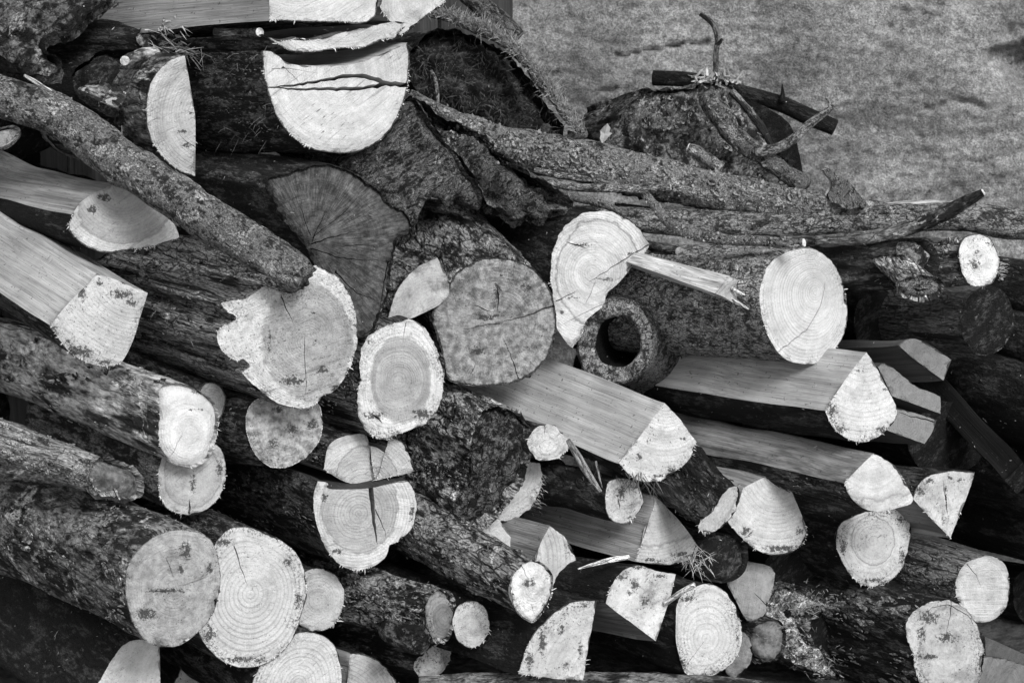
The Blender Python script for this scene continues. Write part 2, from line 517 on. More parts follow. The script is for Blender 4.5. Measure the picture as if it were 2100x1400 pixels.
# ------------------------------------------------------------------ thin fibres
def blades(items):
    """items: (base, direction, length, width) thin three-sided needles"""
    V = []; F = []
    for b, d, L, w_ in items:
        d = d / (np.linalg.norm(d) + 1e-9)
        s = np.cross(d, rng.randn(3)); s /= np.linalg.norm(s) + 1e-9
        s2 = np.cross(d, s)
        k = len(V)
        bend = rng.randn(3) * L * .18
        m = b + d * L * .55 + bend
        e = b + d * L + bend * 1.6 + np.array([0, 0, -L * .12])
        for c, ww in ((b, w_), (m, w_ * .8)):
            for q in range(3):
                a = q * 2.094
                V.append(c + (s * math.cos(a) + s2 * math.sin(a)) * ww)
        V.append(e)
        for q in range(3):
            r = (q + 1) % 3
            F.append((k + q, k + r, k + 3 + r)); F.append((k + q, k + 3 + r, k + 3 + q)); F.append((k + 3 + q, k + 3 + r, k + 6))
    return np.array(V), np.array(F, np.int32)

# ------------------------------------------------------------------ a cut or split piece of wood
def wood(name, label, cat, outline, d=0.0, dir=(-1, -.25), yaw=38, L=.55, n=None, bark='dark', bm=1.0,
         pith=None, heart=None, cracks=(), face=None, split=None, jit=1.3, relief=.0006, bevel=0.0,
         bend=0.0, taper=0.0, group='firewood stacked in the pile', crackd=.012, undul=.006, disp=None, facemat=None, facebark=None, stains=(),
         sidestep=7.0, rstep=.008, fname='cut_face', chamfer=None, bkw=None):
    Q, sp, cor = densify(outline, 5.0, jit)
    if dir[0] == 0 and dir[1] == 0: dir = (-1e-6, 0)
    dv = np.array(dir, float); dv /= np.linalg.norm(dv)
    sy = math.sin(math.radians(yaw))
    ax = C2W((sy * dv[0], -sy * dv[1], math.cos(math.radians(yaw))))
    if n is None: nm = -ax
    else:
        a, b = math.radians(n[0]), math.radians(n[1])
        nm = C2W((math.sin(a) * math.cos(b), math.sin(b), -math.cos(a) * math.cos(b)))
    vis = Q
    c2 = vis.mean(0)
    C0 = P(c2[0], c2[1], d)
    e1 = RT - nm * np.dot(RT, nm); e1 /= np.linalg.norm(e1)
    e2 = np.cross(nm, e1); e2 *= np.sign(np.dot(e2, UP))
    def onplane(p2):
        p2 = np.atleast_2d(p2)
        ray = FW[None] + RT[None] * ((p2[:, 0] - 1050.0) / FPX)[:, None] + UP[None] * ((700.0 - p2[:, 1]) / FPX)[:, None]
        t = np.dot(C0 - CAM, nm) / (ray @ nm)
        return CAM[None] + ray * t[:, None]
    root = empty(name, onplane(Q[Q[:, 1].argmax()])[0], label, cat, group)
    # front face
    V2, F, dep = face_tri(Q, cracks, 9.0 if relief < .003 and not stains else 6.0)
    V3 = onplane(V2)
    bs = ~sp
    A, B = Q, np.roll(Q, -1, 0)
    Dall, _ = segdist(V2, A, B)
    eall = Dall.min(1)
    eb = Dall[:, bs].min(1) if bs.any() else np.full(len(V2), 99.)
    s = PX(d)
    onrim = eall < .6
    nz = fbm(V3 * 60, 3) * relief * 1.6 + fbm(V3 * 18 + 5, 2) * relief * 2.2
    if relief > .003:      # torn faces: ridged fibre relief
        nz = nz + (np.abs(fbm(V3 * 34 + 3, 3)) - .25) * relief * 2.0
    nz = nz * np.clip(eall / 8.0, 0, 1)
    chip = np.clip(fbm(V3 * 75 + 11, 2) * 2.2, 0, 1) * np.clip(1 - eall / 7.0, 0, 1)
    nz = nz - chip * .006
    if bevel > 0:
        wpx = bevel / s
        q = np.clip(1 - eall / (wpx * 1.6), 0, 1)
        nz = nz - q * q * bevel
    back = -(dep * crackd)
    V3o = V3 + nm[None] * (nz + back)[:, None]
    pc = np.array(pith, float) if pith is not None else c2
    P0 = onplane(pc)[0]
    fx = (V3 - P0) @ e1; fy = (V3 - P0) @ e2
    Q3 = onplane(Q)
    qx = (Q3 - P0) @ e1; qy = (Q3 - P0) @ e2
    k = np.ones(len(V3))
    if inside(pc[None], Q)[0] and not sp.any():
        ang = np.arctan2(qy, qx); rad = np.hypot(qx, qy)
        o = np.argsort(ang); ang = ang[o]; rad = rad[o]
        ang = np.concatenate([ang - 2 * np.pi, ang, ang + 2 * np.pi]); rad = np.concatenate([rad] * 3)
        kr = np.ones(9) / 9
        rad = np.convolve(rad, kr, 'same')
        Rb = np.interp(np.arctan2(fy, fx), ang, rad)
        rr = np.hypot(fx, fy)
        m_ = rad[len(o):2 * len(o)].mean()
        tt = np.clip(rr / Rb, 0, 1)
        k = (1 - tt) * 1.0 + tt * (m_ / Rb)
    if heart:
        hx, hy, ra, rb = heart
        hv = np.hypot((V2[:, 0] - hx) / ra, (V2[:, 1] - hy) / rb)
    else: hv = np.full(len(V2), 2.0)
    fp = dict(face or {})
    stf = np.zeros(len(V2))
    for sx_, sy_, ra_, rb_ in stains:
        stf = np.maximum(stf, np.exp(-(((V2[:, 0] - sx_) / (ra_ * 1.15)) ** 2 + ((V2[:, 1] - sy_) / (rb_ * 1.15)) ** 2)))
    if facebark: facemat = bark_mat(facebark[0], facebark[1])
    part(fname, V3o, F, facemat or face_mat(**fp), root,
         attrs={'buv': np.column_stack([fx + fy * .5 + V3[:, 0], fy - fx * .5, nz]), 'fuv': np.column_stack([fx, fy, k]), 'fed': np.column_stack([eb * s, hv, stf])}, smooth=relief >= .003 and not cracks)
    # torn fibres left by the saw along the rim
    if fp.get('tone', .62) > .5 and not facebark:
        nf = int(len(Q) * .55)
        out = Q3 - Q3.mean(0); out /= np.linalg.norm(out, axis=1)[:, None]
        cl = fbm(np.column_stack([np.arange(len(Q)) * .13, np.full(len(Q), Q[0, 0] * .37), np.zeros(len(Q))]), 2)
        wgt = np.clip(cl + .02, 0, 1) * (out @ UP < .35); wgt = wgt + 1e-6; wgt /= wgt.sum()
        ids = rng.choice(len(Q), nf, p=wgt)
        its = [(Q3[i] - out[i] * .0015 + nm * .0004, out[i] * .8 + rng.randn(3) * .55 + nm * .25, .0008 + rng.rand() ** 3 * .006, .0005 + rng.rand() * .0007) for i in ids]
        Vb_, Fb_ = blades(its)
        part('frayed_fibres', Vb_, Fb_, plain_mat('frayed_fibres', .55, .4), root, kind='stuff')
    # sides
    seg = np.linalg.norm(np.roll(Q, -1, 0) - Q, axis=1)
    def side(idx, closed, mat, nm_, issplit):
        q = Q3[idx]
        m = len(q)
        s_ = [0, .0012, .003, .006, .010]
        step = rstep
        while s_[-1] < L: s_.append(s_[-1] + step); step = min(step * 1.03, .016)
        S = np.array(s_); K = len(S)
        loop = Q3
        tg = np.roll(loop, -1, 0) - np.roll(loop, 1, 0)
        if issplit and m > 2:
            tgi = np.gradient(q, axis=0)
        else: tgi = tg[idx]
        tgi = tgi - ax[None] * (tgi @ ax)[:, None]
        tgi /= np.linalg.norm(tgi, axis=1)[:, None] + 1e-9
        nr = np.cross(ax[None], tgi)
        cen = Q3.mean(0)
        if np.sum(nr * (q - cen)) < 0: nr = -nr
        if not closed:
            ls = np.concatenate([[0], np.cumsum(np.linalg.norm(np.diff(q, axis=0), axis=1))])
            cd = np.minimum(ls, ls[-1] - ls)
            cf = np.clip(cd / .006, 0, 1)
        else: cf = np.ones(m)
        # base positions: from the face, then perpendicular-section growth
        base = q[None] + ax[None, None] * S[:, None, None]
        if bend:
            base = base + UP[None, None] * (bend * S ** 2)[:, None, None]
        if taper:
            base = base + (q - cen)[None] * (taper * S)[:, None, None]
        # long undulation shared by the whole piece
        und = np.column_stack([fbm(np.column_stack([S * 7, np.full(K, root.location.x * 31 + i * 5), np.zeros(K)]), 2) for i in range(3)])
        base = base + und[:, None, :] * (undul * np.clip(S / .05, 0, 1))[:, None, None]
        rel = (base - cen[None, None]).reshape(-1, 3)
        along = rel @ ax
        u1 = C2W((1, 0, .0)); u1 = u1 - ax * np.dot(u1, ax); u1 /= np.linalg.norm(u1)
        u2 = np.cross(ax, u1)
        cu, cw = rel @ u1, rel @ u2
        fade = np.clip(S / .006, 0, 1)[:, None] * cf[None]
        if issplit:
            dd = fbm(np.column_stack([along * 3.5, cu * 60, cw * 60]) + root.location.y * 9, 3) * .0026 + fbm(np.column_stack([along * 6, cu * 14, cw * 14]), 2) * .0055
        else:
            dp = disp if disp is not None else BARK[bark]['disp']
            st = BARK[bark]['st']
            dd = fbm(np.column_stack([along * 22 * max(st, .25), cu * 30, cw * 30]) + root.location.x * 13, 3) * dp * 1.6 + fbm(np.column_stack([along * 70 * max(st, .3), cu * 110, cw * 110]), 2) * dp * .7 + fbm(np.column_stack([along * 7, cu * 9, cw * 9]) + 3, 2) * dp * 1.2
        Vv = base + (nr[None] * (dd.reshape(K, m) * fade)[..., None])
        Vv = Vv.reshape(-1, 3)
        mm = m if closed else m - 1
        i = np.arange(mm); j = (i + 1) % m
        rows = np.arange(K - 1)[:, None] * m
        F = np.stack([rows + i[None], rows + j[None], rows + m + j[None], rows + m + i[None]], -1).reshape(-1, 4)
        FF = [F]
        if closed:
            cb = len(Vv)
            Vv = np.concatenate([Vv, Vv[(K - 1) * m:].mean(0)[None]])
            along = np.append(along, L); cu = np.append(cu, 0); cw = np.append(cw, 0)
            FF.append(np.column_stack([(K - 1) * m + i, (K - 1) * m + j, np.full(mm, cb)]))
        off = rng.rand() * 7
        return part(nm_, Vv, FF, mat, root, attrs={'buv': np.column_stack([along + off, cu + off, cw])}, smooth=True)
    bmat = bark_mat(bark, bm, **(bkw or {}))
    st_ = dict(split or {})
    if not sp.any():
        # thin the outline for the sides
        side(np.arange(len(Q)), True, bmat, 'bark', False)
    else:
        N = len(Q)
        starts = [i for i in range(N) if (sp[i] != sp[i - 1]) or cor[i]]
        back_idx = []
        for a_, s0 in enumerate(starts):
            s1 = starts[(a_ + 1) % len(starts)]
            idx = [s0]; i = s0
            while True:
                i = (i + 1) % N; idx.append(i)
                if i == s1: break
            issp = bool(sp[s0])
            side(np.array(idx), False, split_mat(**st_) if issp else bmat, 'split_face' if issp else 'bark', issp)
        Vb = Q3 + ax[None] * (L * .98)
        cb = Vb.mean(0)
        i = np.arange(N)
        part('rear_face', np.concatenate([Vb, cb[None]]), np.column_stack([i, (i + 1) % N, np.full(N, N)]), plain_mat('old_cut_wood', .25), root)
    root['_ax'] = [float(v) for v in ax]
    return root

# ------------------------------------------------------------------ branches
def catmull(P_, per):
    P_ = np.asarray(P_, float)
    Q = np.vstack([2 * P_[0] - P_[1], P_, 2 * P_[-1] - P_[-2]])
    out = []
    for i in range(1, len(Q) - 2):
        t = (np.arange(per) / per)[:, None]
        a, b, c, d = Q[i - 1], Q[i], Q[i + 1], Q[i + 2]
        out.append(.5 * ((2 * b) + (-a + c) * t + (2 * a - 5 * b + 4 * c - d) * t ** 2 + (-a + 3 * b - 3 * c + d) * t ** 3))
    out.append(P_[-1:])
    return np.vstack(out)

def tube_geo(path, nseg=16, per=None, disp=.001, knob=0.0, ragged=0.0, wig=0.0):
    """path: (x, y, d, r_px). returns V, F, buv, centre line"""
    pts = np.array([list(P(x, y, d)) + [r * PX(d)] for x, y, d, r in path])
    tot = np.linalg.norm(np.diff(pts[:, :3], axis=0), axis=1).sum()
    rm = pts[:, 3].mean()
    per = per or max(3, int(tot / max(rm * .28, .0035) / (len(path) - 1)))
    per = min(per, 60)
    c = catmull(pts, per)
    K = len(c)
    cc = c[:, :3].copy(); rr = np.maximum(c[:, 3], .0004)
    s = np.concatenate([[0], np.cumsum(np.linalg.norm(np.diff(cc, axis=0), axis=1))])
    sd_ = rng.rand() * 30
    if wig:
        cc = cc + np.column_stack([fbm(np.column_stack([s * 22, np.full(K, sd_ + i * 3), np.zeros(K)]), 2) for i in range(3)]) * wig
    tn = np.gradient(cc, axis=0); tn /= np.linalg.norm(tn, axis=1)[:, None] + 1e-9
    u = np.cross(tn, FW); u /= np.linalg.norm(u, axis=1)[:, None] + 1e-9
    v = np.cross(tn, u)
    th = np.arange(nseg) * 2 * np.pi / nseg
    dirs = u[:, None] * np.cos(th)[None, :, None] + v[:, None] * np.sin(th)[None, :, None]
    pp = np.column_stack([np.repeat(s, nseg) * 1.0, (rr[:, None] * np.cos(th)[None]).ravel(), (rr[:, None] * np.sin(th)[None]).ravel()])
    dd = fbm(pp * np.array([40, 70, 70]) + sd_, 3).reshape(K, nseg) * disp
    if knob:
        kn = fbm(np.column_stack([s * 28, np.full(K, sd_), np.zeros(K)]), 2)
        rr = rr * (1 + knob * np.clip(kn, 0, 1))
    V = cc[:, None] + dirs * (rr[:, None] + dd)[..., None]
    if ragged:
        e = fbm(np.column_stack([th * 1.7, np.full(nseg, sd_), np.zeros(nseg)]), 3) * ragged
        V[-1] += tn[-1][None] * e[:, None]
    V = V.reshape(-1, 3)
    i = np.arange(nseg); j = (i + 1) % nseg
    rows = np.arange(K - 1)[:, None] * nseg
    F = np.stack([rows + i[None], rows + j[None], rows + nseg + j[None], rows + nseg + i[None]], -1).reshape(-1, 4)
    return V, F, pp, cc, tn, rr, K

def caps(V, F, pp, K, nseg, both=True, push=0.0, tn=None):
    i = np.arange(nseg); j = (i + 1) % nseg
    FF = [F]
    b = len(V)
    e = V[(K - 1) * nseg:K * nseg]
    V = np.concatenate([V, e.mean(0)[None] + (tn[-1] * push if tn is not None else 0), V[:nseg].mean(0)[None]])
    pp = np.concatenate([pp, pp[(K - 1) * nseg:K * nseg].mean(0)[None], pp[:nseg].mean(0)[None]])
    FF.append(np.column_stack([(K - 1) * nseg + i, (K - 1) * nseg + j, np.full(nseg, b)]))
    FF.append(np.column_stack([j, i, np.full(nseg, b + 1)]))
    return V, FF, pp

def branch(name, label, cat, path, bark='lichen', bm=1.0, nseg=16, disp=.001, knob=0.0, ragged=0.0, wig=0.0,
           group=None, tip=None, subs=(), parent=None, bkw=None, pname='bark'):
    """tip: tone of a pale cut or broken end. subs: side twigs (paths)"""
    V, F, pp, cc, tn, rr, K = tube_geo(path, nseg, None, disp, knob, ragged, wig)
    mat = bark_mat(bark, bm, **(bkw or {}))
    off = rng.rand() * 9
    root = parent
    if parent is None: root = empty(name, cc[cc[:, 2].argmin()], label, cat, group)
    V2, FF, p2 = caps(V, F, pp, K, nseg, push=.0, tn=tn)
    part(pname, V2, FF, mat, root, attrs={'buv': p2 + off}, smooth=True)
    if tip:
        e = V[(K - 1) * nseg:K * nseg]
        c = e.mean(0)
        rings = [c + (e - c) * f for f in (.93, .6, .3)]
        hs = (.0015, .0022, .0024)
        vv = np.concatenate([r_ + tn[-1][None] * (h + (rng.rand(nseg, 1) - .5) * .0012) for r_, h in zip(rings, hs)] + [e + tn[-1][None] * -.001, (c + tn[-1] * .002)[None]])
        i = np.arange(nseg); j = (i + 1) % nseg
        ff = [np.column_stack([3 * nseg + i, 3 * nseg + j, j, i]), np.column_stack([i, j, nseg + j, nseg + i]), np.column_stack([nseg + i, nseg + j, 2 * nseg + j, 2 * nseg + i])]
        ft = np.column_stack([2 * nseg + i, 2 * nseg + j, np.full(nseg, 4 * nseg)])
        part('broken_end', vv, ff + [ft], plain_mat('pale_broken_wood', tip), root)
    for sp_ in subs:
        V, F, pp, c_, t_, r_, K_ = tube_geo(sp_, 8, None, disp * .4, knob * .6, 0, wig * .5)
        V, FF, pp = caps(V, F, pp, K_, 8, tn=t_)
        part('side_twig', V, FF, mat, root, attrs={'buv': pp + off}, smooth=True)
    return root

# ================================================================== the setting
def rock_wall():
    nx, nz = 420, 300
    X = np.linspace(-.25, 2.3, nx); Z = np.linspace(-.1, 1.75, nz)
    gx, gz = np.meshgrid(X, Z)
    p = np.column_stack([gx.ravel(), np.zeros(gx.size), gz.ravel()])
    y = fbm(p * np.array([1.6, 1, 2.2]) + 3, 3) * .05
    y += fbm(p * np.array([7, 1, 14]) + 1, 4, .6) * .014
    y += fbm(p * np.array([34, 1, 75]) + 5, 3, .65) * .0055
    y += fbm(p * np.array([90, 1, 130]) + 8, 2, .65) * .004
    W = np.column_stack([gx.ravel(), np.full(gx.size, 1.22), gz.ravel()])
    # photo pixel of each point, for the fissures
    v = W - CAM
    dz = v @ FW
    px = 1050 + (v @ RT) / dz * FPX; py = 700 - (v @ UP) / dz * FPX
    Q = np.column_stack([px, py])
    wv = fbm(np.column_stack([Q / 22.0, np.zeros(len(Q))]), 3) * 9
    Q2 = Q + np.column_stack([wv * .6, wv])
    for pts, wd, dp in [([(1260, 108), (1310, 106), (1370, 92), (1450, 84)], 4.2, .026), ([(1140, 72), (1180, 74), (1250, 90), (1280, 96)], 3, .012),
                        ([(1370, 50), (1410, 48), (1440, 56)], 3, .009), ([(1120, 40), (1180, 40), (1220, 60)], 3, .006), ([(1215, 190), (1250, 180), (1262, 172)], 3, .012),
                        ([(1760, 110), (1790, 80), (1840, 40), (1850, 20)], 6, .010), ([(1900, 225), (1940, 205), (1985, 205), (2010, 215)], 6, .016),
                        ([(1740, 60), (1820, 55), (1890, 50)], 4, .006), ([(1560, 65), (1620, 60), (1680, 52)], 3, .006),
                        ([(1980, 330), (2040, 322), (2110, 300)], 4, .008), ([(1560, 120), (1600, 105), (1625, 110)], 4, .006), ([(1060, 160), (1110, 150), (1160, 150)], 4, .008),
                        ([(1890, 420), (1910, 392), (1960, 385), (1980, 395)], 5, .012)]:
        a = np.array(pts, float)
        near = (np.abs(Q2[:, 0] - a[:, 0].mean()) < 260) & (np.abs(Q2[:, 1] - a[:, 1].mean()) < 120)
        D, _ = segdist(Q2[near], a[:-1], a[1:])
        y[near] += np.exp(-(D.min(1) / wd) ** 2) * dp * .8
    hole = np.exp(-(((Q2[:, 0] + wv * 2.5 - 2115) / 55) ** 2 + ((Q2[:, 1] + wv * 2 - 130) / 50) ** 2) ** .9)
    y += hole * .10 * (1 + .6 * fbm(p * 30, 3))
    lump = np.exp(-(((Q[:, 0] - 1290) / 190) ** 2 + ((Q[:, 1] - 190) / 70) ** 2))
    y -= lump * .03
    W[:, 1] += y
    i = np.arange(nx - 1); r = np.arange(nz - 1)[:, None] * nx
    F = np.stack([r + i, r + i + 1, r + nx + i + 1, r + nx + i], -1).reshape(-1, 4)
    g = G('granite', .85, .2)
    x, yy, z = g.objc()
    v = g.xyz(g.M('MULTIPLY', x, .9), yy, z)
    n1 = g.noise(v, 6, 3); n2 = g.noise(v, 75, 5, .72); n3 = g.noise(v, 290, 3, .75)
    col = g.M('MULTIPLY', .265, g.ss(n1, .3, .7, .66, 1.3))
    col = g.M('MULTIPLY', col, g.ss(n2, .3, .7, .56, 1.36))
    col = g.M('MULTIPLY', col, g.ss(n3, .3, .7, .45, 1.5))
    fl = g.M('MULTIPLY', g.ss(g.noise(g.xyz(g.M('MULTIPLY', x, .45), yy, z), 120, 3, .7), .58, .66), g.ss(g.noise(v, 5, 2), .4, .6))
    col = g.mix(g.M('MULTIPLY', fl, .65), col, .035)
    pale = g.ss(g.noise(v, 18, 4, .65), .56, .68)
    col = g.mix(g.M('MULTIPLY', pale, .35), col, .34)
    m = g.done(col, g.M('ADD', n2, n3), .006, .8)
    o = part('rock_wall', W, F, m, None, smooth=True, org=(1.0, 1.22, -.1))
    tag(o, 'rough grey speckled granite rock face rising behind the pile', 'rock')
rock_wall()

def ground():
    nx, ny = 160, 160
    X = np.concatenate([-np.geomspace(60, 1.3, 30), np.linspace(-1.2, 1.6, 100), np.geomspace(1.7, 60, 30)])
    Y = np.concatenate([-np.geomspace(60, 3.1, 30), np.linspace(-3, 1.6, 100), np.geomspace(1.7, 60, 30)])
    gx, gy = np.meshgrid(X, Y)
    p = np.column_stack([gx.ravel(), gy.ravel(), np.zeros(gx.size)])
    z = fbm(p * 5, 3) * .015 + fbm(p * 30, 2) * .006 - .03
    W = np.column_stack([gx.ravel(), gy.ravel(), z])
    i = np.arange(nx - 1); r = np.arange(ny - 1)[:, None] * nx
    F = np.stack([r + i, r + i + 1, r + nx + i + 1, r + nx + i], -1).reshape(-1, 4)
    o = part('ground', W, F, plain_mat('dark_earth', .06, .5, 40, .95, .01), None, smooth=True, org=(0, 0, 0))
    tag(o, kind='structure')
ground()

def shed():
    root = empty('plank_wall', P(700, 700, 1.0), 'dark boarded wall behind the top of the pile, left of the rock', 'wall')
    x = -1.45
    m = split_mat(.05, .8, 0, .03, 60)
    while x < -.0:
        w_ = .145
        x1 = min(x + w_, .008)
        a, b = x + .004, x1
        y0 = 1.06 + rng.rand() * .008; y1 = y0 + .028
        nz = 30
        Z = np.linspace(-.08, 1.9, nz)
        ring = np.array([(a, y0 + .003), (a + .003, y0), (b - .003, y0), (b, y0 + .003), (b, y1), (a, y1)])
        V = np.concatenate([np.column_stack([ring, np.full(6, z)]) + np.array([fbm(np.array([[z * 2, x, 0]]), 2)[0] * .003, 0, 0]) for z in Z])
        i = np.arange(6); j = (i + 1) % 6; r = np.arange(nz - 1)[:, None] * 6
        F = np.stack([r + i, r + j, r + 6 + j, r + 6 + i], -1).reshape(-1, 4)
        top = np.array([[(nz - 1) * 6 + k for k in (0, 1, 2, 5)], [(nz - 1) * 6 + k for k in (2, 3, 4, 5)]])
        part('plank', V, [F, top], m, root, attrs={'buv': np.column_stack([V[:, 2], V[:, 0], V[:, 1]])}, smooth=False)
        x += w_
shed()

# ================================================================== the pile
W_ = wood
R = 'round log'; S = 'split log'
FR = dict(tone=.66)

# ---- top left
W_('split_log', 'split log with pale square end at the top edge, topmost above the half log', S,
   [(551, -70, 1), (553, 43, 1), (620, 45, 0), (700, 46, 0), (735, 50, 0), (765, 38, 0), (774, 10, 0), (775, -70, 1)], d=-.02, dir=(-1, -.02), yaw=52, n=(22, 8), bark='dark',
   pith=(600, -120), face=dict(rings=.1, speck=.15, tone=.66), split=dict(tone=.26, contrast=.6), L=.5)
W_('split_log', 'thin dished slab of wood lying across the top of the big half log', S,
   [(538, 70, 1), (575, 84, 2), (610, 80, 2), (645, 82, 2), (700, 68, 2), (760, 54, 2), (812, 44, 1), (838, 50, 0), (822, 62, 0), (812, 78, 1), (780, 84, 0), (745, 98, 0), (700, 100, 0), (640, 107, 0), (600, 106, 0), (570, 92, 0)], d=.0, dir=(-1, -.06), yaw=46, n=(20, 6), bark='dark',
   pith=(690, -60), face=dict(rings=.12, tone=.62), split=dict(tone=.10, contrast=.6), L=.5)
W_('split_log', 'jagged pale offcut tipping right at the top, beside the thin dished slab', S,
   [(779, 14, 1), (800, -12, 2), (922, -40, 1), (922, -4, 1), (903, 14, 0), (875, 33, 0), (848, 56, 0), (825, 73, 1), (816, 69, 2), (824, 50, 2), (800, 44, 1), (788, 30, 2)], d=.05, dir=(-1, -.25), yaw=42, n=(10, 10), bark='dark',
   face=dict(rings=.08, tone=.60, dirt=.6), L=.3)
W_('split_log', 'big half log with wide pale face split by two level cracks, high in the pile', 'half log',
   [(536, 104, 1), (541, 150, 0), (548, 185, 0), (560, 222, 0), (578, 255, 0), (602, 283, 0), (630, 302, 0), (662, 312, 0), (700, 314, 0), (735, 310, 0), (768, 296, 0), (796, 272, 0), (816, 240, 0), (830, 205, 0), (838, 165, 0), (840, 120, 0), (836, 88, 1), (785, 110, 2), (740, 128, 2), (695, 135, 2), (640, 136, 2), (592, 130, 2), (572, 116, 1), (556, 106, 2)],
   d=.0, dir=(-1, -.10), yaw=40, n=(20, 4), bark='dark', bm=1.0, pith=(692, 150), L=.62,
   cracks=[([(838, 174), (790, 172), (775, 162), (745, 157), (700, 158), (640, 170), (548, 181)], 10), ([(790, 172), (770, 178), (700, 183), (600, 183), (545, 180)], 8), ([(585, 140), (610, 165), (622, 180)], 1.2), ([(557, 142), (590, 140), (650, 150)], 1.2)],
   crackd=.05, face=dict(tone=.66, rings=.16, space=.0042, saw=1.0, sawang=40, speck=.1, bark=.003, dirt=.15), split=dict(tone=.5, contrast=.5), undul=.006)
W_('split_log', 'pale half-moon log end under the straw tuft, upright beside the big half log', 'half log',
   [(379, 114, 1), (386, 150, 2), (398, 225, 2), (401, 262, 2), (400, 362, 1), (372, 352, 0), (342, 330, 0), (318, 302, 0), (306, 270, 0), (300, 232, 0), (304, 190, 0), (316, 158, 0), (338, 130, 0), (358, 118, 0)],
   d=.06, dir=(-1, -.2), yaw=38, bark='patch', bm=.8, pith=(425, 235), cracks=[([(398, 300), (380, 290), (365, 272)], 1.6), ([(396, 232), (380, 226)], 1.4)],
   stains=[(374, 270, 14, 4), (388, 232, 8, 3), (384, 298, 14, 5), (370, 210, 8, 3)], face=dict(tone=.64, rings=.3, space=.005, saw=.6, sawang=20, dirt=.5, bark=.0015, barkt=.05), L=.4)
W_('rotten_stump', 'dark lumpy root chunk in the top left corner', 'stump',
   [(-60, -60), (120, -80), (240, -20), (190, 22), (155, 62), (125, 68), (95, 78), (100, 102), (122, 120), (124, 148), (85, 156), (42, 148), (0, 112), (-70, 80)],
   d=.04, dir=(-1, -.3), yaw=30, n=(5, 20), bark='black', face=dict(tone=.075, rings=0, speck=.4, dirt=.8, saw=.1, bark=0, mott=.6, spot=.75), relief=.012, bevel=.03, L=.3, jit=5, fname='weathered_face', facebark=('patch', .55))
W_('firewood_log', 'dark mossy log with broken pale splinters, left of the big half log', R,
   [(300, 50), (330, 45), (360, 65), (375, 85), (365, 105), (335, 112), (300, 105), (280, 80)], d=.12, dir=(-1, -.05), yaw=60, n=(30, 20), bark='black', bm=1.3, taper=.9,
   face=dict(tone=.22, rings=.05, dirt=.9, speck=.9, bark=.006, spot=.8), facebark=('patch', 1.0), relief=.006, jit=5, L=.4, bevel=.01)
W_('firewood_log', 'very dark log under the broken knot, behind the long rough branch', R,
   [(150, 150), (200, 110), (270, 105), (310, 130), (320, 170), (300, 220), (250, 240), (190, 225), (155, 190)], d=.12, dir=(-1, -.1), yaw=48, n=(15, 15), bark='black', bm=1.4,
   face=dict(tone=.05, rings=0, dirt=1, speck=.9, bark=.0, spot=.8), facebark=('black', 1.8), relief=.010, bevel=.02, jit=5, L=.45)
branch('broken_branch', 'short pale broken knot stub pointing left above the half-moon log end', 'branch',
   [(318, 108, .12, 13), (290, 112, .08, 12), (266, 120, .03, 11), (256, 125, .01, 11)], bark='peel', bm=1.6, nseg=14, tip=.5, disp=.002)
branch('broken_branch', 'small white snapped stub under the topmost split log', 'branch', [(440, 70, .02, 12), (500, 70, .01, 12), (524, 68, -.02, 11), (532, 67, -.03, 10)], bark='dark', nseg=14, tip=.75, disp=.002)
W_('wood_chunk', 'small pale torn wood chunk wedged above the long rough branch', 'wood chunk',
   [(206, 210, 1), (214, 200), (235, 196), (256, 199, 1), (259, 190, 1), (250, 214), (236, 220), (218, 218)], d=.02, dir=(-1, -.5), yaw=60, n=(-5, 20), bark='patch',
   face=dict(tone=.5, rings=0, dirt=.6), relief=.004, L=.05, jit=3)
branch('wood_splinter', 'thin pale splinter lying along the top of the long rough branch', 'splinter',
   [(50, 155, -.01, 3.5), (75, 170, -.015, 4.5), (105, 188, -.02, 3)], bark='greyw', bm=3.0, nseg=6)
branch('long_branch', 'long thick rough-barked branch lying diagonally over the upper left logs', 'branch',
   [(-90, 168, .04, 42), (0, 198, .03, 43), (95, 226, .02, 44), (175, 276, .01, 45), (265, 342, -.03, 46), (365, 407, -.065, 46), (450, 462, -.10, 45), (545, 521, -.135, 43), (600, 556, -.145, 39), (622, 570, -.150, 33)],
   bark='lichen', bm=.9, nseg=56, disp=.0055, ragged=.022, wig=.003, tip=None, bkw=dict(sc=58))
W_('wood_chunk', 'pale weathered stub poking in at the left edge under the long branch', 'wood chunk',
   [(-40, 270), (0, 262), (30, 258), (42, 268), (30, 284), (8, 300), (-40, 306)], d=.03, dir=(-1, .2), yaw=40, n=(0, 25), bark='peel', face=dict(tone=.42, rings=0, dirt=.8), relief=.004, bevel=.01, L=.2)
W_('split_log', 'split log with swooping grain and pale rounded face under the long branch', S,
   [(236, 377, 1), (268, 394, 2), (300, 412, 2), (340, 438, 2), (360, 458, 1), (368, 489, 1), (330, 501), (290, 511), (215, 517), (180, 506), (152, 488), (140, 465), (148, 440, 1), (165, 415, 2), (200, 393, 2)],
   d=.03, dir=(-1, -.17), yaw=42, n=(18, -4), bark='black', pith=(250, 380), heart=(252, 430, 92, 68), bend=.25,
   stains=[(215, 405, 16, 9), (190, 430, 14, 10)], face=dict(tone=.68, heart=.82, hline=.3, rings=.12, speck=.2, bark=.003), split=dict(tone=.36, contrast=.7, sc=90), L=.4)
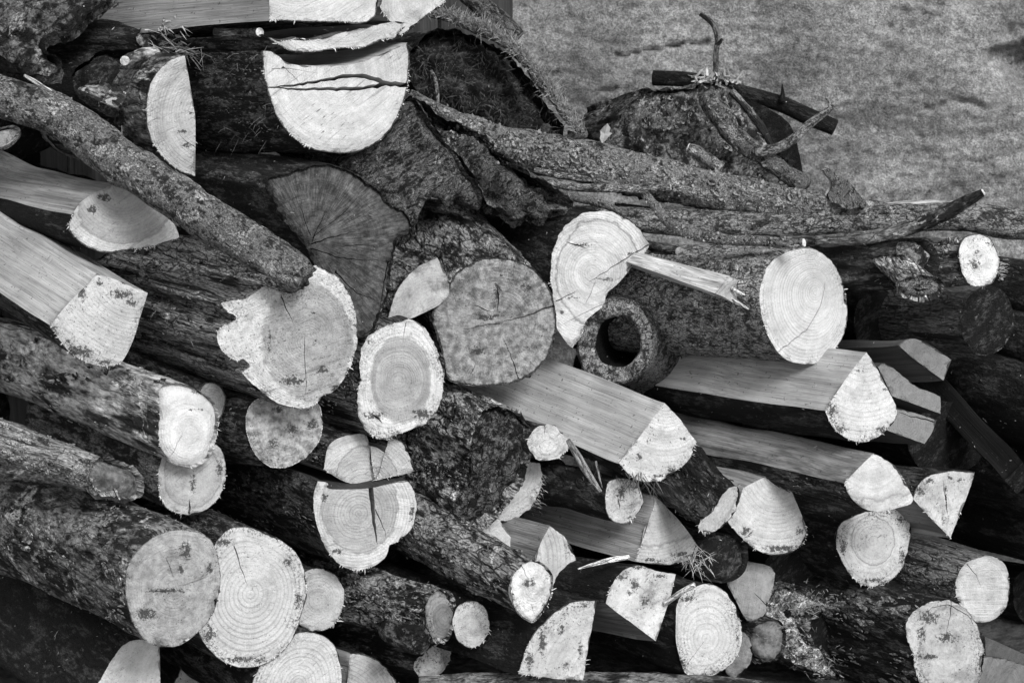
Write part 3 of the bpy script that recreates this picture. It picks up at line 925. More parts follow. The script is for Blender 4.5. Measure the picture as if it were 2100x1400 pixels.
W_('split_log', 'thick split beam at the left edge with smooth grained side and speckled pale end', S,
   [(198, 561, 1), (250, 578, 2), (303, 601, 1), (291, 640, 2), (276, 690, 2), (262, 722, 2), (246, 748, 1), (214, 752), (180, 745), (148, 728), (124, 700), (101, 666, 1), (140, 622, 2), (172, 590, 2)],
   d=-0.06, dir=(-198, -106), yaw=45, n=(34, -6), bark='dark', pith=(285, 540), L=.5,
   stains=[(202, 580, 9, 8), (248, 602, 26, 12), (270, 622, 14, 8), (143, 702, 8, 7), (112, 674, 7, 5), (160, 722, 45, 14), (215, 742, 22, 6), (170, 600, 10, 20)], face=dict(tone=.70, rings=.2, space=.006, speck=1.0, dirt=.9, saw=.5, sawang=-30, bark=.0015), split=dict(tone=.42, contrast=.5))
W_('firewood_log', 'big barkless log with fissured dark side and ragged pale sapwood round its end', R,
   [(645, 546), (690, 566), (716, 600), (730, 650), (731, 705), (716, 758), (690, 798), (662, 812), (650, 826), (632, 834), (600, 836), (572, 826), (548, 812), (525, 792), (506, 774), (496, 762), (512, 752), (508, 742), (497, 736), (484, 740), (468, 732), (452, 716), (445, 692), (450, 672), (470, 662), (484, 654), (478, 644), (466, 640), (454, 622), (480, 614), (505, 612), (524, 600), (546, 586), (572, 598), (610, 598), (620, 570)],
   d=-0.09, dir=(-1, -.24), yaw=36, n=(12, -4), bark='grain', bm=1.5, pith=(628, 700), heart=(630, 698, 92, 122), taper=.05,
   cracks=[([(578, 610), (590, 640), (605, 668)], 2.2), ([(624, 690), (624, 730), (628, 775), (627, 810)], 1.6, True)],
   stains=[(640, 642, 6, 5), (690, 640, 5, 4), (650, 700, 5, 4), (690, 795, 14, 8), (600, 780, 30, 12), (552, 700, 4, 30), (660, 760, 16, 10)], face=dict(tone=.72, heart=.60, rings=.06, space=.004, speck=.9, dirt=.8, saw=.7, sawang=20, bark=0.0, mott=.2), relief=.0016, jit=2.4, L=.5)
W_('firewood_log', 'grey peeling log whose chamfered end is the brightest on the left', R,
   [(326, 800), (345, 786), (375, 786), (410, 800), (436, 822), (448, 850), (448, 880), (440, 915), (430, 938), (405, 955), (370, 956), (345, 942), (330, 915), (325, 880), (328, 840)],
   d=-0.08, dir=(-1, -.30), yaw=42, n=(28, -4), bark='peel', bm=1.3, pith=(390, 890), heart=(388, 892, 62, 62), bevel=.012,
   cracks=[([(352, 935), (368, 900), (378, 880)], 1.3)], stains=[(410, 805, 16, 5), (400, 840, 24, 3)], face=dict(tone=.78, heart=1.06, hline=.12, rings=.03, speck=.05, dirt=.3, saw=.1, bark=0, mott=.05), L=.62, jit=2.5)
W_('firewood_log', 'thin knotty log end peeping out right of the brightest chamfered end', R,
   [(411, 802), (424, 785), (448, 788), (462, 808), (462, 835), (448, 862), (425, 865), (410, 840)], d=-0.01, dir=(-1, -.3), yaw=38, bark='dark', face=dict(tone=.42, rings=.3, space=.004, spot=.4), L=.3)
W_('broken_log', 'ragged grey broken log pointing right at the left edge, tip torn pale', 'broken log',
   [(215, 935), (262, 950), (285, 966), (296, 985), (297, 1015), (280, 1024), (240, 1022), (205, 1012), (185, 985), (190, 955)], d=-0.07, dir=(-1, -.22), yaw=58, n=(38, 15), bark='greyw', bm=1.0, taper=.45, bend=.1,
   face=dict(tone=.24, rings=.0, speck=.6, dirt=.9, spot=.7, bark=0, mott=.4, rays=.3), relief=.006, bevel=.02, jit=5, L=.4, disp=.006)
W_('firewood_log', 'smooth round log end with a small slit at its bottom, under the chamfered log', R,
   [(325, 960), (340, 925), (380, 905), (425, 905), (450, 915), (462, 945), (463, 985), (450, 1018), (428, 1042), (392, 1056), (352, 1048), (330, 1022), (324, 990)],
   d=-0.04, dir=(-1, -.26), yaw=40, n=(24, -4), bark='dark', bm=1.5, pith=(392, 965), heart=(394, 975, 58, 66), cracks=[([(388, 1050), (389, 1035), (390, 1022)], 4.5)],
   stains=[(396, 990, 7, 24), (450, 960, 8, 20)], face=dict(tone=.60, heart=.86, hline=.25, rings=.12, speck=.15, spot=.25, bark=.0012), L=.42)
W_('firewood_log', 'big log at lower left with flaky bark and a dull grey stained end', R,
   [(360, 1086), (395, 1088), (425, 1100), (446, 1135), (453, 1190), (446, 1230), (430, 1270), (402, 1300), (370, 1322), (335, 1327), (300, 1314), (274, 1278), (259, 1222), (262, 1162), (288, 1122), (322, 1098)],
   d=-0.16, dir=(-1, -.24), yaw=38, n=(26, -8), bark='patch', pith=(358, 1208), L=.55,
   cracks=[([(338, 1140), (350, 1165), (356, 1185)], 1.2, True), ([(430, 1180), (400, 1192), (372, 1200)], 1.3, True), ([(290, 1212), (330, 1212), (352, 1208)], 1.1, True)],
   stains=[(378, 1128, 16, 22), (345, 1211, 50, 6), (430, 1165, 8, 14), (372, 1165, 8, 12), (300, 1260, 24, 14)], face=dict(tone=.46, rings=.08, speck=.8, dirt=.5, saw=.2, spot=.35, bark=.0016, mott=.3, barkt=.08))
W_('firewood_log', 'big pale log end with clear growth rings and a long crack at lower left', R,
   [(470, 1084), (500, 1078), (540, 1092), (578, 1108), (605, 1130), (624, 1168), (629, 1218), (618, 1260), (602, 1306), (575, 1340), (540, 1362), (500, 1369), (460, 1357), (430, 1332), (408, 1298), (402, 1255), (410, 1200), (425, 1150), (445, 1108)],
   d=-0.03, dir=(-1, -.28), yaw=38, n=(22, -6), bark='dark', bm=1.4, pith=(514, 1217), cracks=[([(480, 1120), (488, 1145), (498, 1175), (507, 1198)], 2.6)],
   stains=[(455, 1112, 28, 8), (590, 1150, 14, 10), (500, 1352, 60, 7), (612, 1230, 8, 20), (430, 1300, 14, 20)], face=dict(tone=.68, rings=.34, space=.0072, wob=.003, speck=.35, dirt=1.0, saw=.15, bark=.001, band=.12), L=.5)
W_('firewood_log', 'small round end tucked behind the big ringed end at lower left', R,
   [(625, 1172), (655, 1164), (690, 1180), (707, 1212), (701, 1255), (682, 1284), (650, 1294), (618, 1284), (600, 1255), (598, 1210)], d=0.07, dir=(-1, -.28), yaw=34, n=(15, -5), bark='dark',
   pith=(652, 1230), face=dict(tone=.60, rings=.08, speck=.3, spot=.15, bark=.001), L=.3)
W_('firewood_log', 'ringed round end cut by the bottom edge below the small tucked round end', R,
   [(516, 1410), (530, 1370), (555, 1335), (580, 1310), (612, 1296), (645, 1296), (672, 1308), (692, 1335), (700, 1375), (698, 1430), (680, 1480), (620, 1500), (560, 1490), (525, 1455)],
   d=0.02, dir=(-1, -.3), yaw=38, n=(20, -5), bark='dark', pith=(612, 1400), face=dict(tone=.68, rings=.32, space=.006, speck=.2, dirt=.8, bark=.0012), L=.5)
W_('split_log', 'quarter log with stained pale end at the bottom edge, left of the knotty log', S,
   [(718, 1338, 1), (745, 1340), (775, 1352), (800, 1375), (815, 1402), (822, 1450), (822, 1470, 1), (706, 1470, 1), (712, 1400, 2)], d=0.08, dir=(-1, -.15), yaw=44, n=(15, 0), bark='dark', pith=(700, 1440),
   face=dict(tone=.58, rings=.25, space=.006, dirt=.8, spot=.3), split=dict(tone=.3), L=.4)
W_('split_log', 'pale wedge end with straight right edge at the bottom left corner', S,
   [(327, 1322, 1), (329, 1400, 2), (330, 1490, 1), (170, 1490), (190, 1420), (206, 1390), (228, 1352), (252, 1322), (280, 1310), (305, 1312)], d=-0.04, dir=(-1, -.36), yaw=36, n=(24, 0), bark='black', bm=1.2, pith=(390, 1400),
   face=dict(tone=.66, rings=.15, space=.008, dirt=.3, saw=.7, sawang=35, bark=.001), L=.6)
W_('firewood_log', 'tiny broken pale stick end at the bottom edge between two dark logs', 'stick',
   [(362, 1385), (372, 1364), (390, 1358), (402, 1368), (410, 1356), (414, 1385), (412, 1450), (360, 1450), (354, 1405)], d=0.2, dir=(-1, -.3), yaw=38, n=(10, 0), bark='black', face=dict(tone=.62, rings=0, dirt=1., speck=.6), relief=.004, L=.3, jit=3)

# ---- middle left
W_('firewood_log', 'speckled grey round end hanging just below the big ragged barkless log', R,
   [(505, 850), (520, 822), (560, 808), (610, 806), (648, 818), (660, 850), (660, 885), (648, 915), (622, 942), (580, 960), (545, 952), (520, 925), (506, 890)],
   d=-0.02, dir=(-1, -.08), yaw=40, n=(18, -4), bark='dark', bm=1.8, pith=(582, 880), stains=[(570, 840, 12, 10), (640, 870, 14, 14), (560, 910, 14, 12), (600, 880, 16, 10)], face=dict(tone=.48, rings=.0, speck=1.0, dirt=.6, mott=.6, spot=.2, saw=.1, bark=.0015, barkt=.2), L=.5, relief=.0012)
W_('split_log', 'upper left piece of the log cracked into three, stained heartwood arc', S,
   [(664, 962, 1), (668, 930), (682, 905), (710, 892), (742, 888, 0), (752, 894, 1), (758, 915, 2), (759, 950, 2), (768, 972, 2), (758, 992, 1), (725, 992, 2), (700, 984, 2), (680, 972, 2)],
   d=0.05, dir=(-1, -.24), yaw=40, n=(18, -4), bark='dark', bm=1.5, pith=(745, 1010), heart=(742, 985, 52, 72), face=dict(tone=.66, heart=.85, hline=.35, rings=.2, space=.005, speck=.15, bark=.001), L=.5)
W_('split_log', 'narrow middle sliver of the log cracked into three', S,
   [(760, 914, 1), (772, 916, 0), (790, 928, 1), (780, 958, 2), (769, 982, 1), (763, 950, 2)],
   d=0.055, dir=(-1, -.24), yaw=40, n=(18, -4), bark='dark', pith=(745, 1010), face=dict(tone=.58, rings=.2, space=.005, bark=.0005), L=.5, jit=.8)
W_('split_log', 'upper right wedge of the log cracked into three', S,
   [(793, 915, 1), (797, 900, 0), (815, 900), (832, 918), (845, 945), (851, 965, 1), (820, 974, 2), (772, 984, 1), (783, 948, 2)],
   d=0.06, dir=(-1, -.2), yaw=40, n=(16, -4), bark='dark', pith=(745, 1010), heart=(745, 1000, 72, 92), face=dict(tone=.64, heart=.85, hline=.35, rings=.2, space=.005, speck=.3, bark=.001), L=.5)
W_('firewood_log', 'round log split by a wide upright gap, with pale sapwood crescent below', R,
   [(651, 986, 1), (672, 990, 2), (676, 1002, 2), (720, 1003, 2), (765, 999, 2), (800, 990, 2), (838, 986, 1), (848, 1000), (856, 1032), (852, 1065), (840, 1090), (815, 1112), (800, 1118), (797, 1130), (790, 1145), (762, 1163), (722, 1169), (690, 1152), (665, 1118), (648, 1070), (643, 1020)],
   d=0.035, dir=(-1, -.25), yaw=38, n=(20, -5), bark='dark', bm=1.3, pith=(735, 1052), heart=(737, 1040, 78, 92), crackd=.03,
   cracks=[([(761, 1006), (764, 1045), (768, 1080), (774, 1116)], 9), ([(770, 1045), (782, 1070), (790, 1092), (792, 1106)], 2.2), ([(672, 1120), (700, 1110)], 1.0)],
   stains=[(665, 1020, 7, 14), (690, 1130, 16, 6), (845, 1050, 6, 20)], face=dict(tone=.74, heart=.72, hline=.25, rings=.3, space=.0048, speck=.15, saw=.5, sawang=-10, bark=.0008, spot=.12), split=dict(tone=.05), L=.6)  # dark split tone paints the shade of the gap above this piece
W_('firewood_log', 'oval log end with a thick white sapwood ring around darker heartwood', R,
   [(838, 654), (866, 668), (884, 692), (900, 725), (911, 765), (909, 802), (898, 836), (872, 868), (840, 884), (812, 894), (788, 902), (764, 892), (746, 876), (736, 848), (733, 815), (738, 770), (741, 720), (752, 692), (775, 674), (805, 664)],
   d=0.02, dir=(-1, -.25), yaw=38, n=(18, -6), bark='grain', bm=.8, pith=(818, 780), heart=(824, 778, 62, 88),
   cracks=[([(833, 662), (830, 680), (828, 700)], 1.6), ([(762, 848), (778, 858), (785, 868)], 4, True)],
   stains=[(765, 852, 24, 11), (868, 850, 26, 12), (760, 700, 10, 8)], face=dict(tone=.82, heart=.58, hline=.12, rings=.25, space=.004, speck=.25, dirt=.9, saw=.3, sawang=85, bark=0, mott=.08), jit=3.0, relief=.0015, L=.45)
W_('split_log', 'dark-stained wedge end standing on top of the white-ringed oval end', S,
   [(896, 527, 1), (910, 552, 2), (920, 580, 2), (921, 604, 1), (905, 622, 2), (880, 636, 2), (845, 652, 2), (795, 675, 1), (796, 650), (804, 618), (820, 585), (845, 556), (872, 538)],
   d=0.05, dir=(-1, -.35), yaw=44, n=(16, 2), bark='rough', bm=.8, pith=(900, 650), face=dict(tone=.50, rings=.12, space=.005, speck=.15, spot=.65, bark=.0012, saw=.3), L=.3)
W_('firewood_log', 'large weathered grey-brown round end with star cracks, centre of the pile', R,
   [(1000, 528), (1050, 532), (1092, 550), (1120, 580), (1136, 618), (1141, 660), (1136, 700), (1118, 738), (1085, 770), (1042, 788), (985, 792), (930, 785), (912, 765), (905, 720), (892, 680), (884, 648), (896, 620), (918, 590), (935, 560), (965, 540)],
   d=0.09, dir=(-.75, -.8), yaw=38, n=(8, -14), bark='rough', bm=.9, pith=(1021, 663), taper=.12, L=.42, crackd=.02,
   cracks=[([(1137, 628), (1100, 640), (1075, 651), (1040, 657), (1021, 663)], 4.5), ([(1021, 664), (990, 667), (965, 673), (942, 677)], 2.6), ([(1010, 640), (995, 636), (980, 628), (968, 628)], 2.2, True), ([(1020, 585), (1022, 615), (1020, 640)], 2.2, True), ([(1062, 772), (1048, 730), (1030, 690)], 2.0), ([(900, 720), (901, 690)], 2.5), ([(965, 770), (975, 745)], 1.2, True)],
   stains=[(1020, 600, 8, 24), (1080, 590, 14, 10), (975, 720, 20, 10), (1000, 650, 30, 10)], face=dict(tone=.40, rings=.10, space=.005, rays=.22, speck=.6, dirt=.4, saw=.2, bark=.0045, barkt=.02, mott=.6, spot=.35), relief=.001)
W_('firewood_log', 'huge dark weathered log end with radiating cracks behind the long branch tip', R,
   [(545, 375), (580, 362), (615, 345), (655, 338), (700, 348), (745, 372), (790, 408), (822, 432), (846, 462), (840, 480), (812, 492), (806, 530), (800, 570), (790, 620), (775, 662), (748, 692), (720, 690), (690, 660), (668, 600), (650, 560), (632, 515), (606, 480), (575, 440)],
   d=-0.02, dir=(-1, -.22), yaw=40, n=(8, 0), bark='black', bm=2.2, pith=(638, 495), L=.5, crackd=.015,
   cracks=[([(640, 500), (675, 488), (715, 478), (745, 470)], 2.4), ([(642, 510), (690, 527), (740, 533), (790, 534)], 2.2), ([(642, 490), (655, 460), (672, 430)], 2.0), ([(636, 480), (625, 450), (615, 420)], 1.8), ([(690, 560), (730, 600), (778, 618)], 2.4), ([(640, 488), (700, 440), (760, 380)], 1.4), ([(700, 505), (760, 500)], 1.4, True), ([(795, 540), (785, 600), (778, 650)], 2.4)],
   face=dict(tone=.125, rings=.0, rays=.55, speck=.2, dirt=.3, saw=.7, sawang=25, bark=0, mott=.5, spot=.5), relief=.0018, jit=4.5, bevel=.010, facemat=None, fname='weathered_face')
W_('rotten_stump', 'broad dark root slab with ragged torn lower edge under the big half log', 'stump',
   [(690, 335), (740, 300), (790, 280), (820, 225), (842, 195), (870, 235), (900, 280), (935, 320), (962, 365), (987, 395), (984, 422), (965, 416), (950, 402), (932, 404), (926, 428), (914, 432), (902, 414), (880, 406), (862, 430), (852, 462), (830, 470), (790, 440), (740, 380)],
   d=.10, dir=(-1, -.3), yaw=32, n=(4, 6), bark='stringy', bm=.8, face=dict(tone=.15, rings=0, speck=.5, dirt=.5, saw=.2, bark=0, mott=.6, spot=.6, rays=.4), relief=.010, bevel=.02, L=.25, jit=4, pith=(640, 495), fname='weathered_face', facebark=('stringy', .95))
W_('rotten_stump', 'blunt dark root stub ending above the pale half-round log', 'stump',
   [(862, 205), (905, 240), (960, 262), (1020, 300), (1070, 345), (1120, 375), (1165, 405), (1168, 428), (1135, 430), (1112, 446), (1080, 440), (1062, 448), (1030, 428), (1000, 415), (985, 385), (950, 330), (905, 280)],
   d=.14, dir=(-.9, -.5), yaw=36, n=(6, 14), bark='stringy', bm=.8, face=dict(tone=.12, rings=0, speck=.5, dirt=.6, bark=0, mott=.6, spot=.7, rays=.4), relief=.014, bevel=.045, L=.22, jit=5, pith=(900, 200), fname='weathered_face', facebark=('stringy', .8))
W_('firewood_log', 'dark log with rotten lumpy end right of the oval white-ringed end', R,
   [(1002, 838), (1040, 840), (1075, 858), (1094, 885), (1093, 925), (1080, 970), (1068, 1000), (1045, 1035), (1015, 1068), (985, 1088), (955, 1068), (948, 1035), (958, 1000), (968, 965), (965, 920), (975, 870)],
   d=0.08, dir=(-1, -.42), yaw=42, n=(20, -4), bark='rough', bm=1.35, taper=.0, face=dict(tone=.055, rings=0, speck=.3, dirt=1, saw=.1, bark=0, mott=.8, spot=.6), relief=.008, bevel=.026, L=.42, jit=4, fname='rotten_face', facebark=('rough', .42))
W_('firewood_log', 'narrow dark split log under the rotten-ended log', S,
   [(875, 985), (905, 1000), (945, 1020), (968, 1040), (975, 1078), (945, 1062), (910, 1045), (880, 1020)], d=0.18, dir=(-1, -.3), yaw=44, n=(20, 5), bark='greyw', bm=.55, face=dict(tone=.10, rings=0, dirt=1, bark=0), relief=.006, L=.35, jit=3)
W_('firewood_log', 'small bright knobby end tucked against the rotten-ended log', R,
   [(1088, 890), (1098, 878), (1112, 872), (1124, 868), (1138, 872), (1146, 884), (1158, 896), (1168, 908), (1160, 928), (1142, 940), (1122, 944), (1102, 944), (1088, 930), (1080, 910)],
   d=.09, dir=(-1, -.2), yaw=36, n=(12, -4), bark='dark', pith=(1122, 908), cracks=[([(1117, 872), (1118, 892)], 1.8)],
   face=dict(tone=.76, rings=.25, space=.006, speck=.3, dirt=.6, bark=.0), relief=.002, jit=3.0, L=.14)
W_('firewood_log', 'pale crescent rim of a log peeping from behind the rotten-ended log', R,
   [(1066, 955), (1090, 948), (1108, 955), (1112, 975), (1112, 998), (1100, 1022), (1082, 1042), (1060, 1060), (1036, 1066), (1015, 1055), (1010, 1010), (1030, 970)],
   d=.145, dir=(-1, -.2), yaw=36, n=(12, -4), bark='dark', pith=(1020, 960),
   face=dict(tone=.72, rings=.2, space=.006, speck=.3, dirt=.9, bark=.0), relief=.002, jit=4.0, L=.3)


# ---- centre right
W_('split_log', 'bright half-round end with fine rings and a slanting crack, centre right', 'half log',
   [(1215, 433), (1250, 432), (1282, 445), (1305, 465), (1322, 485), (1333, 500, 1), (1325, 516, 2), (1302, 540, 2), (1270, 578, 2), (1246, 600, 2), (1238, 626, 2), (1222, 640, 2), (1208, 652, 2), (1196, 668, 2), (1190, 692, 2), (1172, 713, 1), (1160, 700, 2), (1142, 672, 2), (1140, 640, 1), (1132, 605), (1128, 560), (1134, 510), (1155, 468), (1185, 443)],
   d=0.16, dir=(-1, -.2), yaw=38, n=(24, -4), bark='black', bm=1.2, pith=(1215, 560), crackd=.02,
   cracks=[([(1331, 502), (1290, 526), (1245, 555), (1205, 580)], 3.6), ([(1142, 617), (1165, 605), (1182, 596)], 3.2), ([(1222, 570), (1250, 575)], 1.5), ([(1235, 625), (1200, 640), (1150, 668)], 1.6), ([(1222, 575), (1212, 600), (1200, 625)], 1.2, True), ([(1160, 495), (1182, 503), (1205, 510)], 2.2, True)],
   heart=(1228, 560, 86, 108), stains=[(1192, 502, 26, 4), (1180, 610, 16, 3), (1290, 520, 20, 3), (1246, 572, 14, 4), (1152, 640, 8, 6)], face=dict(tone=.74, heart=.95, hline=.45, rings=.26, space=.0042, speck=.2, dirt=.2, saw=.5, sawang=-35, bark=.0008), L=.45, jit=2.2)
W_('wood_splinter', 'long pale splintered stick lying on the hollow-knotted log', 'splinter',
   [(1498, 566, 1), (1513, 574, 1), (1512, 590, 1), (1530, 603, 1), (1520, 610, 1), (1541, 640, 1), (1506, 622, 1), (1488, 611, 1), (1468, 602, 1)],
   d=0.05, dir=(-190, -72), yaw=46, n=(45, 0), bark='greyw', split=dict(tone=.62, contrast=.9, sc=120), face=dict(tone=.5, rings=0, bark=0), L=.262, relief=.004, jit=.8, undul=.0, taper=-2.0)
W_('firewood_log', 'large log with bright ringed end and a hollow knot stub on its side', R,
   [(1602, 521), (1640, 508), (1678, 514), (1710, 541), (1731, 588), (1738, 632), (1733, 680), (1713, 716), (1688, 739), (1652, 747), (1614, 738), (1584, 708), (1566, 664), (1558, 618), (1563, 574), (1578, 541)],
   d=0.08, dir=(-1, -.07), yaw=44, n=(36, -4), bark='smooth', bm=1.9, pith=(1672, 600), heart=(1672, 610, 95, 150),
   cracks=[([(1600, 718), (1635, 692), (1655, 675), (1672, 650), (1688, 610), (1692, 575)], 3.2)],
   face=dict(tone=.76, heart=.95, rings=.34, space=.0042, wob=.005, speck=.05, dirt=.5, saw=.15, bark=.0012, barkt=.08, mott=.06), L=.5, disp=.002)
W_('firewood_log', 'log with bright speckled round end and lichened knot at the right edge', R,
   [(1976, 490), (2000, 480), (2028, 486), (2044, 515), (2049, 548), (2038, 578), (2012, 588), (1990, 584), (1972, 556), (1965, 520)],
   d=0.14, dir=(-1, .02), yaw=52, n=(22, 0), bark='patch', bm=.9, taper=.15, stains=[(2000, 540, 14, 14), (2030, 500, 8, 8)], face=dict(tone=.74, rings=.0, speck=.9, dirt=.3, bark=.0015, mott=.2), L=.55, disp=.005)
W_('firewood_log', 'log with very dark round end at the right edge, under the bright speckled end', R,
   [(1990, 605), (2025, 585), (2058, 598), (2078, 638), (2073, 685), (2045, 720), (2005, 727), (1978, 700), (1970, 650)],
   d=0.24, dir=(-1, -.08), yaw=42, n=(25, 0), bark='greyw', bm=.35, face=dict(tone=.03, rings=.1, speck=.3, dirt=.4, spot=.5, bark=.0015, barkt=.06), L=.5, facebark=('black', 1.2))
W_('split_log', 'wedge with clean pale teardrop end under the hollow-knotted log', S,
   [(1777, 722, 1), (1795, 750, 2), (1838, 832, 1), (1840, 850), (1828, 872), (1805, 893), (1778, 906), (1745, 902), (1715, 884), (1698, 858), (1692, 842, 1), (1722, 795, 2), (1750, 755, 2)],
   d=0.06, dir=(-1, -.13), yaw=44, n=(26, -2), bark='black', bm=1.1, pith=(1775, 700), stains=[(1708, 842, 12, 20), (1725, 880, 14, 12), (1810, 880, 16, 8), (1760, 760, 5, 4), (1815, 800, 5, 5)], face=dict(tone=.76, rings=.22, space=.007, speck=.7, dirt=1., saw=.1, bark=.0008), split=dict(tone=.42, contrast=.5), L=.55)
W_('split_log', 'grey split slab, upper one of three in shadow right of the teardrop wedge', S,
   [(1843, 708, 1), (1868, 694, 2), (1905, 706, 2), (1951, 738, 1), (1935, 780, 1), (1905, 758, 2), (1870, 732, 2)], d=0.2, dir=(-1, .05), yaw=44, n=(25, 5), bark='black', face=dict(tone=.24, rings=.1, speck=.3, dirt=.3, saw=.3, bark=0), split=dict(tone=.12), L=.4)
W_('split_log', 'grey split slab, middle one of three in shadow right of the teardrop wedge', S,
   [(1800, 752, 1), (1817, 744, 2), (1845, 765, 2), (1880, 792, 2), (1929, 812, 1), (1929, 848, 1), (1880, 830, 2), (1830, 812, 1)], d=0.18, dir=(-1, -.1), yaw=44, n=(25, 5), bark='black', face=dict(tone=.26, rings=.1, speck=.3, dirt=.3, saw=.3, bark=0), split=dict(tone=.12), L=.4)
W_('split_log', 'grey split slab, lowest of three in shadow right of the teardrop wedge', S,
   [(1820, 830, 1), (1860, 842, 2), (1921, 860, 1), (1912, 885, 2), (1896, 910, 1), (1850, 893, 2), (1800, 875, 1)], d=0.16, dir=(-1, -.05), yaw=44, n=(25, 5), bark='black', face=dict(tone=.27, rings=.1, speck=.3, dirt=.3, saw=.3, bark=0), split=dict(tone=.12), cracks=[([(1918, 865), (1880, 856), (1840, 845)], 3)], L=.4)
W_('split_log', 'long wedge with the broadest smooth split side, centre of the pile', S,
   [(1363, 826, 1), (1375, 838, 2), (1400, 866, 2), (1428, 906, 1), (1420, 932), (1402, 955), (1378, 972), (1350, 986), (1315, 987), (1288, 972), (1268, 950, 1), (1300, 910, 2), (1332, 866, 2)],
   d=0.06, dir=(-247, -94), yaw=46, n=(30, -4), bark='black', bm=1.2, pith=(1370, 800), stains=[(1310, 935, 7, 11), (1402, 898, 9, 5), (1378, 962, 12, 7), (1350, 975, 20, 4), (1330, 905, 5, 6)], face=dict(tone=.74, rings=.16, space=.006, speck=.6, dirt=.6, saw=.4, sawang=-50, bark=.0008), split=dict(tone=.42, contrast=.45), L=.56)
W_('firewood_log', 'small dark-barked log with pale fluted round end below the broad wedge', R,
   [(1246, 992), (1262, 982), (1285, 980), (1305, 988), (1318, 1008), (1320, 1030), (1308, 1052), (1285, 1072), (1262, 1070), (1246, 1055), (1240, 1030)],
   d=0.07, dir=(-1, -.15), yaw=44, n=(22, -3), bark='black', bm=1.5, cracks=[([(1268, 1020), (1272, 1045)], 3, True)], stains=[(1276, 1012, 9, 20), (1300, 1000, 8, 6)], face=dict(tone=.66, rings=.15, spot=.45, speck=.4, dirt=1., bark=.0015), relief=.003, L=.4, jit=2)
W_('split_log', 'wedge with finely lined end above the straw tuft, lower centre', S,
   [(1347, 1018, 1), (1370, 1043, 2), (1400, 1075, 2), (1433, 1122, 1), (1425, 1140), (1400, 1152), (1370, 1158), (1335, 1156), (1303, 1151, 1), (1315, 1115, 2), (1330, 1070, 2)],
   d=0.1, dir=(-1, -.2), yaw=44, n=(28, -3), bark='dark', pith=(1345, 1000), heart=(1345, 1000, 130, 118), stains=[(1400, 1138, 26, 8), (1340, 1148, 30, 5)], face=dict(tone=.70, heart=.88, hline=.3, rings=.25, space=.0055, saw=1., sawang=-65, speck=.2, dirt=.5, bark=.0006), split=dict(tone=.30, contrast=.7), L=.34)
W_('firewood_log', 'dark wet-barked log with narrow slanting pale end, between two wedges', R,
   [(1500, 998), (1514, 1000), (1516, 1022), (1508, 1045), (1492, 1070), (1470, 1088), (1444, 1092), (1433, 1082), (1440, 1066), (1458, 1050), (1472, 1030), (1485, 1010)],
   d=0.05, dir=(-1, -.9), yaw=46, n=(50, -10), bark='black', bm=1.4, face=dict(tone=.66, rings=.1, speck=.3, dirt=.6, bark=.0006), L=.22, jit=2.2, disp=.011, taper=1.2)
W_('split_log', 'wide wedge end with wavy rings and flat grey top, right of the broad wedge', S,
   [(1607, 962, 1), (1625, 1010, 2), (1640, 1045, 2), (1656, 1088, 1), (1650, 1110), (1625, 1132), (1590, 1139), (1552, 1128), (1515, 1098), (1492, 1070, 1), (1512, 1035, 2), (1524, 1000, 1), (1565, 980, 2)],
   d=0.15, dir=(-1, -.22), yaw=46, n=(22, -2), bark='black', pith=(1600, 960), stains=[(1600, 1124, 46, 9), (1530, 1090, 14, 12), (1640, 1090, 10, 10)], face=dict(tone=.72, rings=.24, space=.007, wob=.01, speck=.2, dirt=1.0, saw=.2, bark=.0008), split=dict(tone=.28, contrast=.8), L=.35)
W_('split_log', 'long wedge with knotty grey side and clean end, lower right', S,
   [(1791, 929, 1), (1812, 940, 2), (1836, 956, 2), (1855, 985, 2), (1873, 1022, 1), (1868, 1033), (1840, 1042), (1805, 1049), (1768, 1040), (1742, 1015), (1730, 990, 1), (1755, 965, 2)],
   d=0.06, dir=(-1, -.20), yaw=48, n=(28, -2), bark='dark', pith=(1790, 900), heart=(1790, 900, 150, 122), face=dict(tone=.74, heart=.93, hline=.3, rings=.2, space=.006, speck=.15, dirt=.6, saw=.2, bark=.0006), split=dict(tone=.26, contrast=.8, dark=.5), L=.48)
W_('split_log', 'triangular stained end pointing down, rightmost wedge of the lower right', S,
   [(1999, 967, 1), (1986, 1010, 2), (1966, 1060, 2), (1949, 1103, 1), (1925, 1078, 2), (1898, 1050, 2), (1872, 1022, 1), (1882, 995), (1905, 975), (1950, 964)],
   d=0.22, dir=(-1, -.12), yaw=48, n=(22, 2), bark='dark', pith=(1965, 1100), cracks=[([(1935, 985), (1938, 1015), (1945, 1060)], 2.2, True)], stains=[(1946, 978, 7, 6), (1940, 1005, 3, 30), (1888, 1008, 12, 10), (1936, 1060, 4, 16), (1905, 985, 12, 6), (1970, 985, 16, 3)], face=dict(tone=.68, rings=.12, space=.008, speck=.7, dirt=1.0, saw=.5, sawang=75, bark=.0015, spot=.35), split=dict(tone=.22), L=.35)
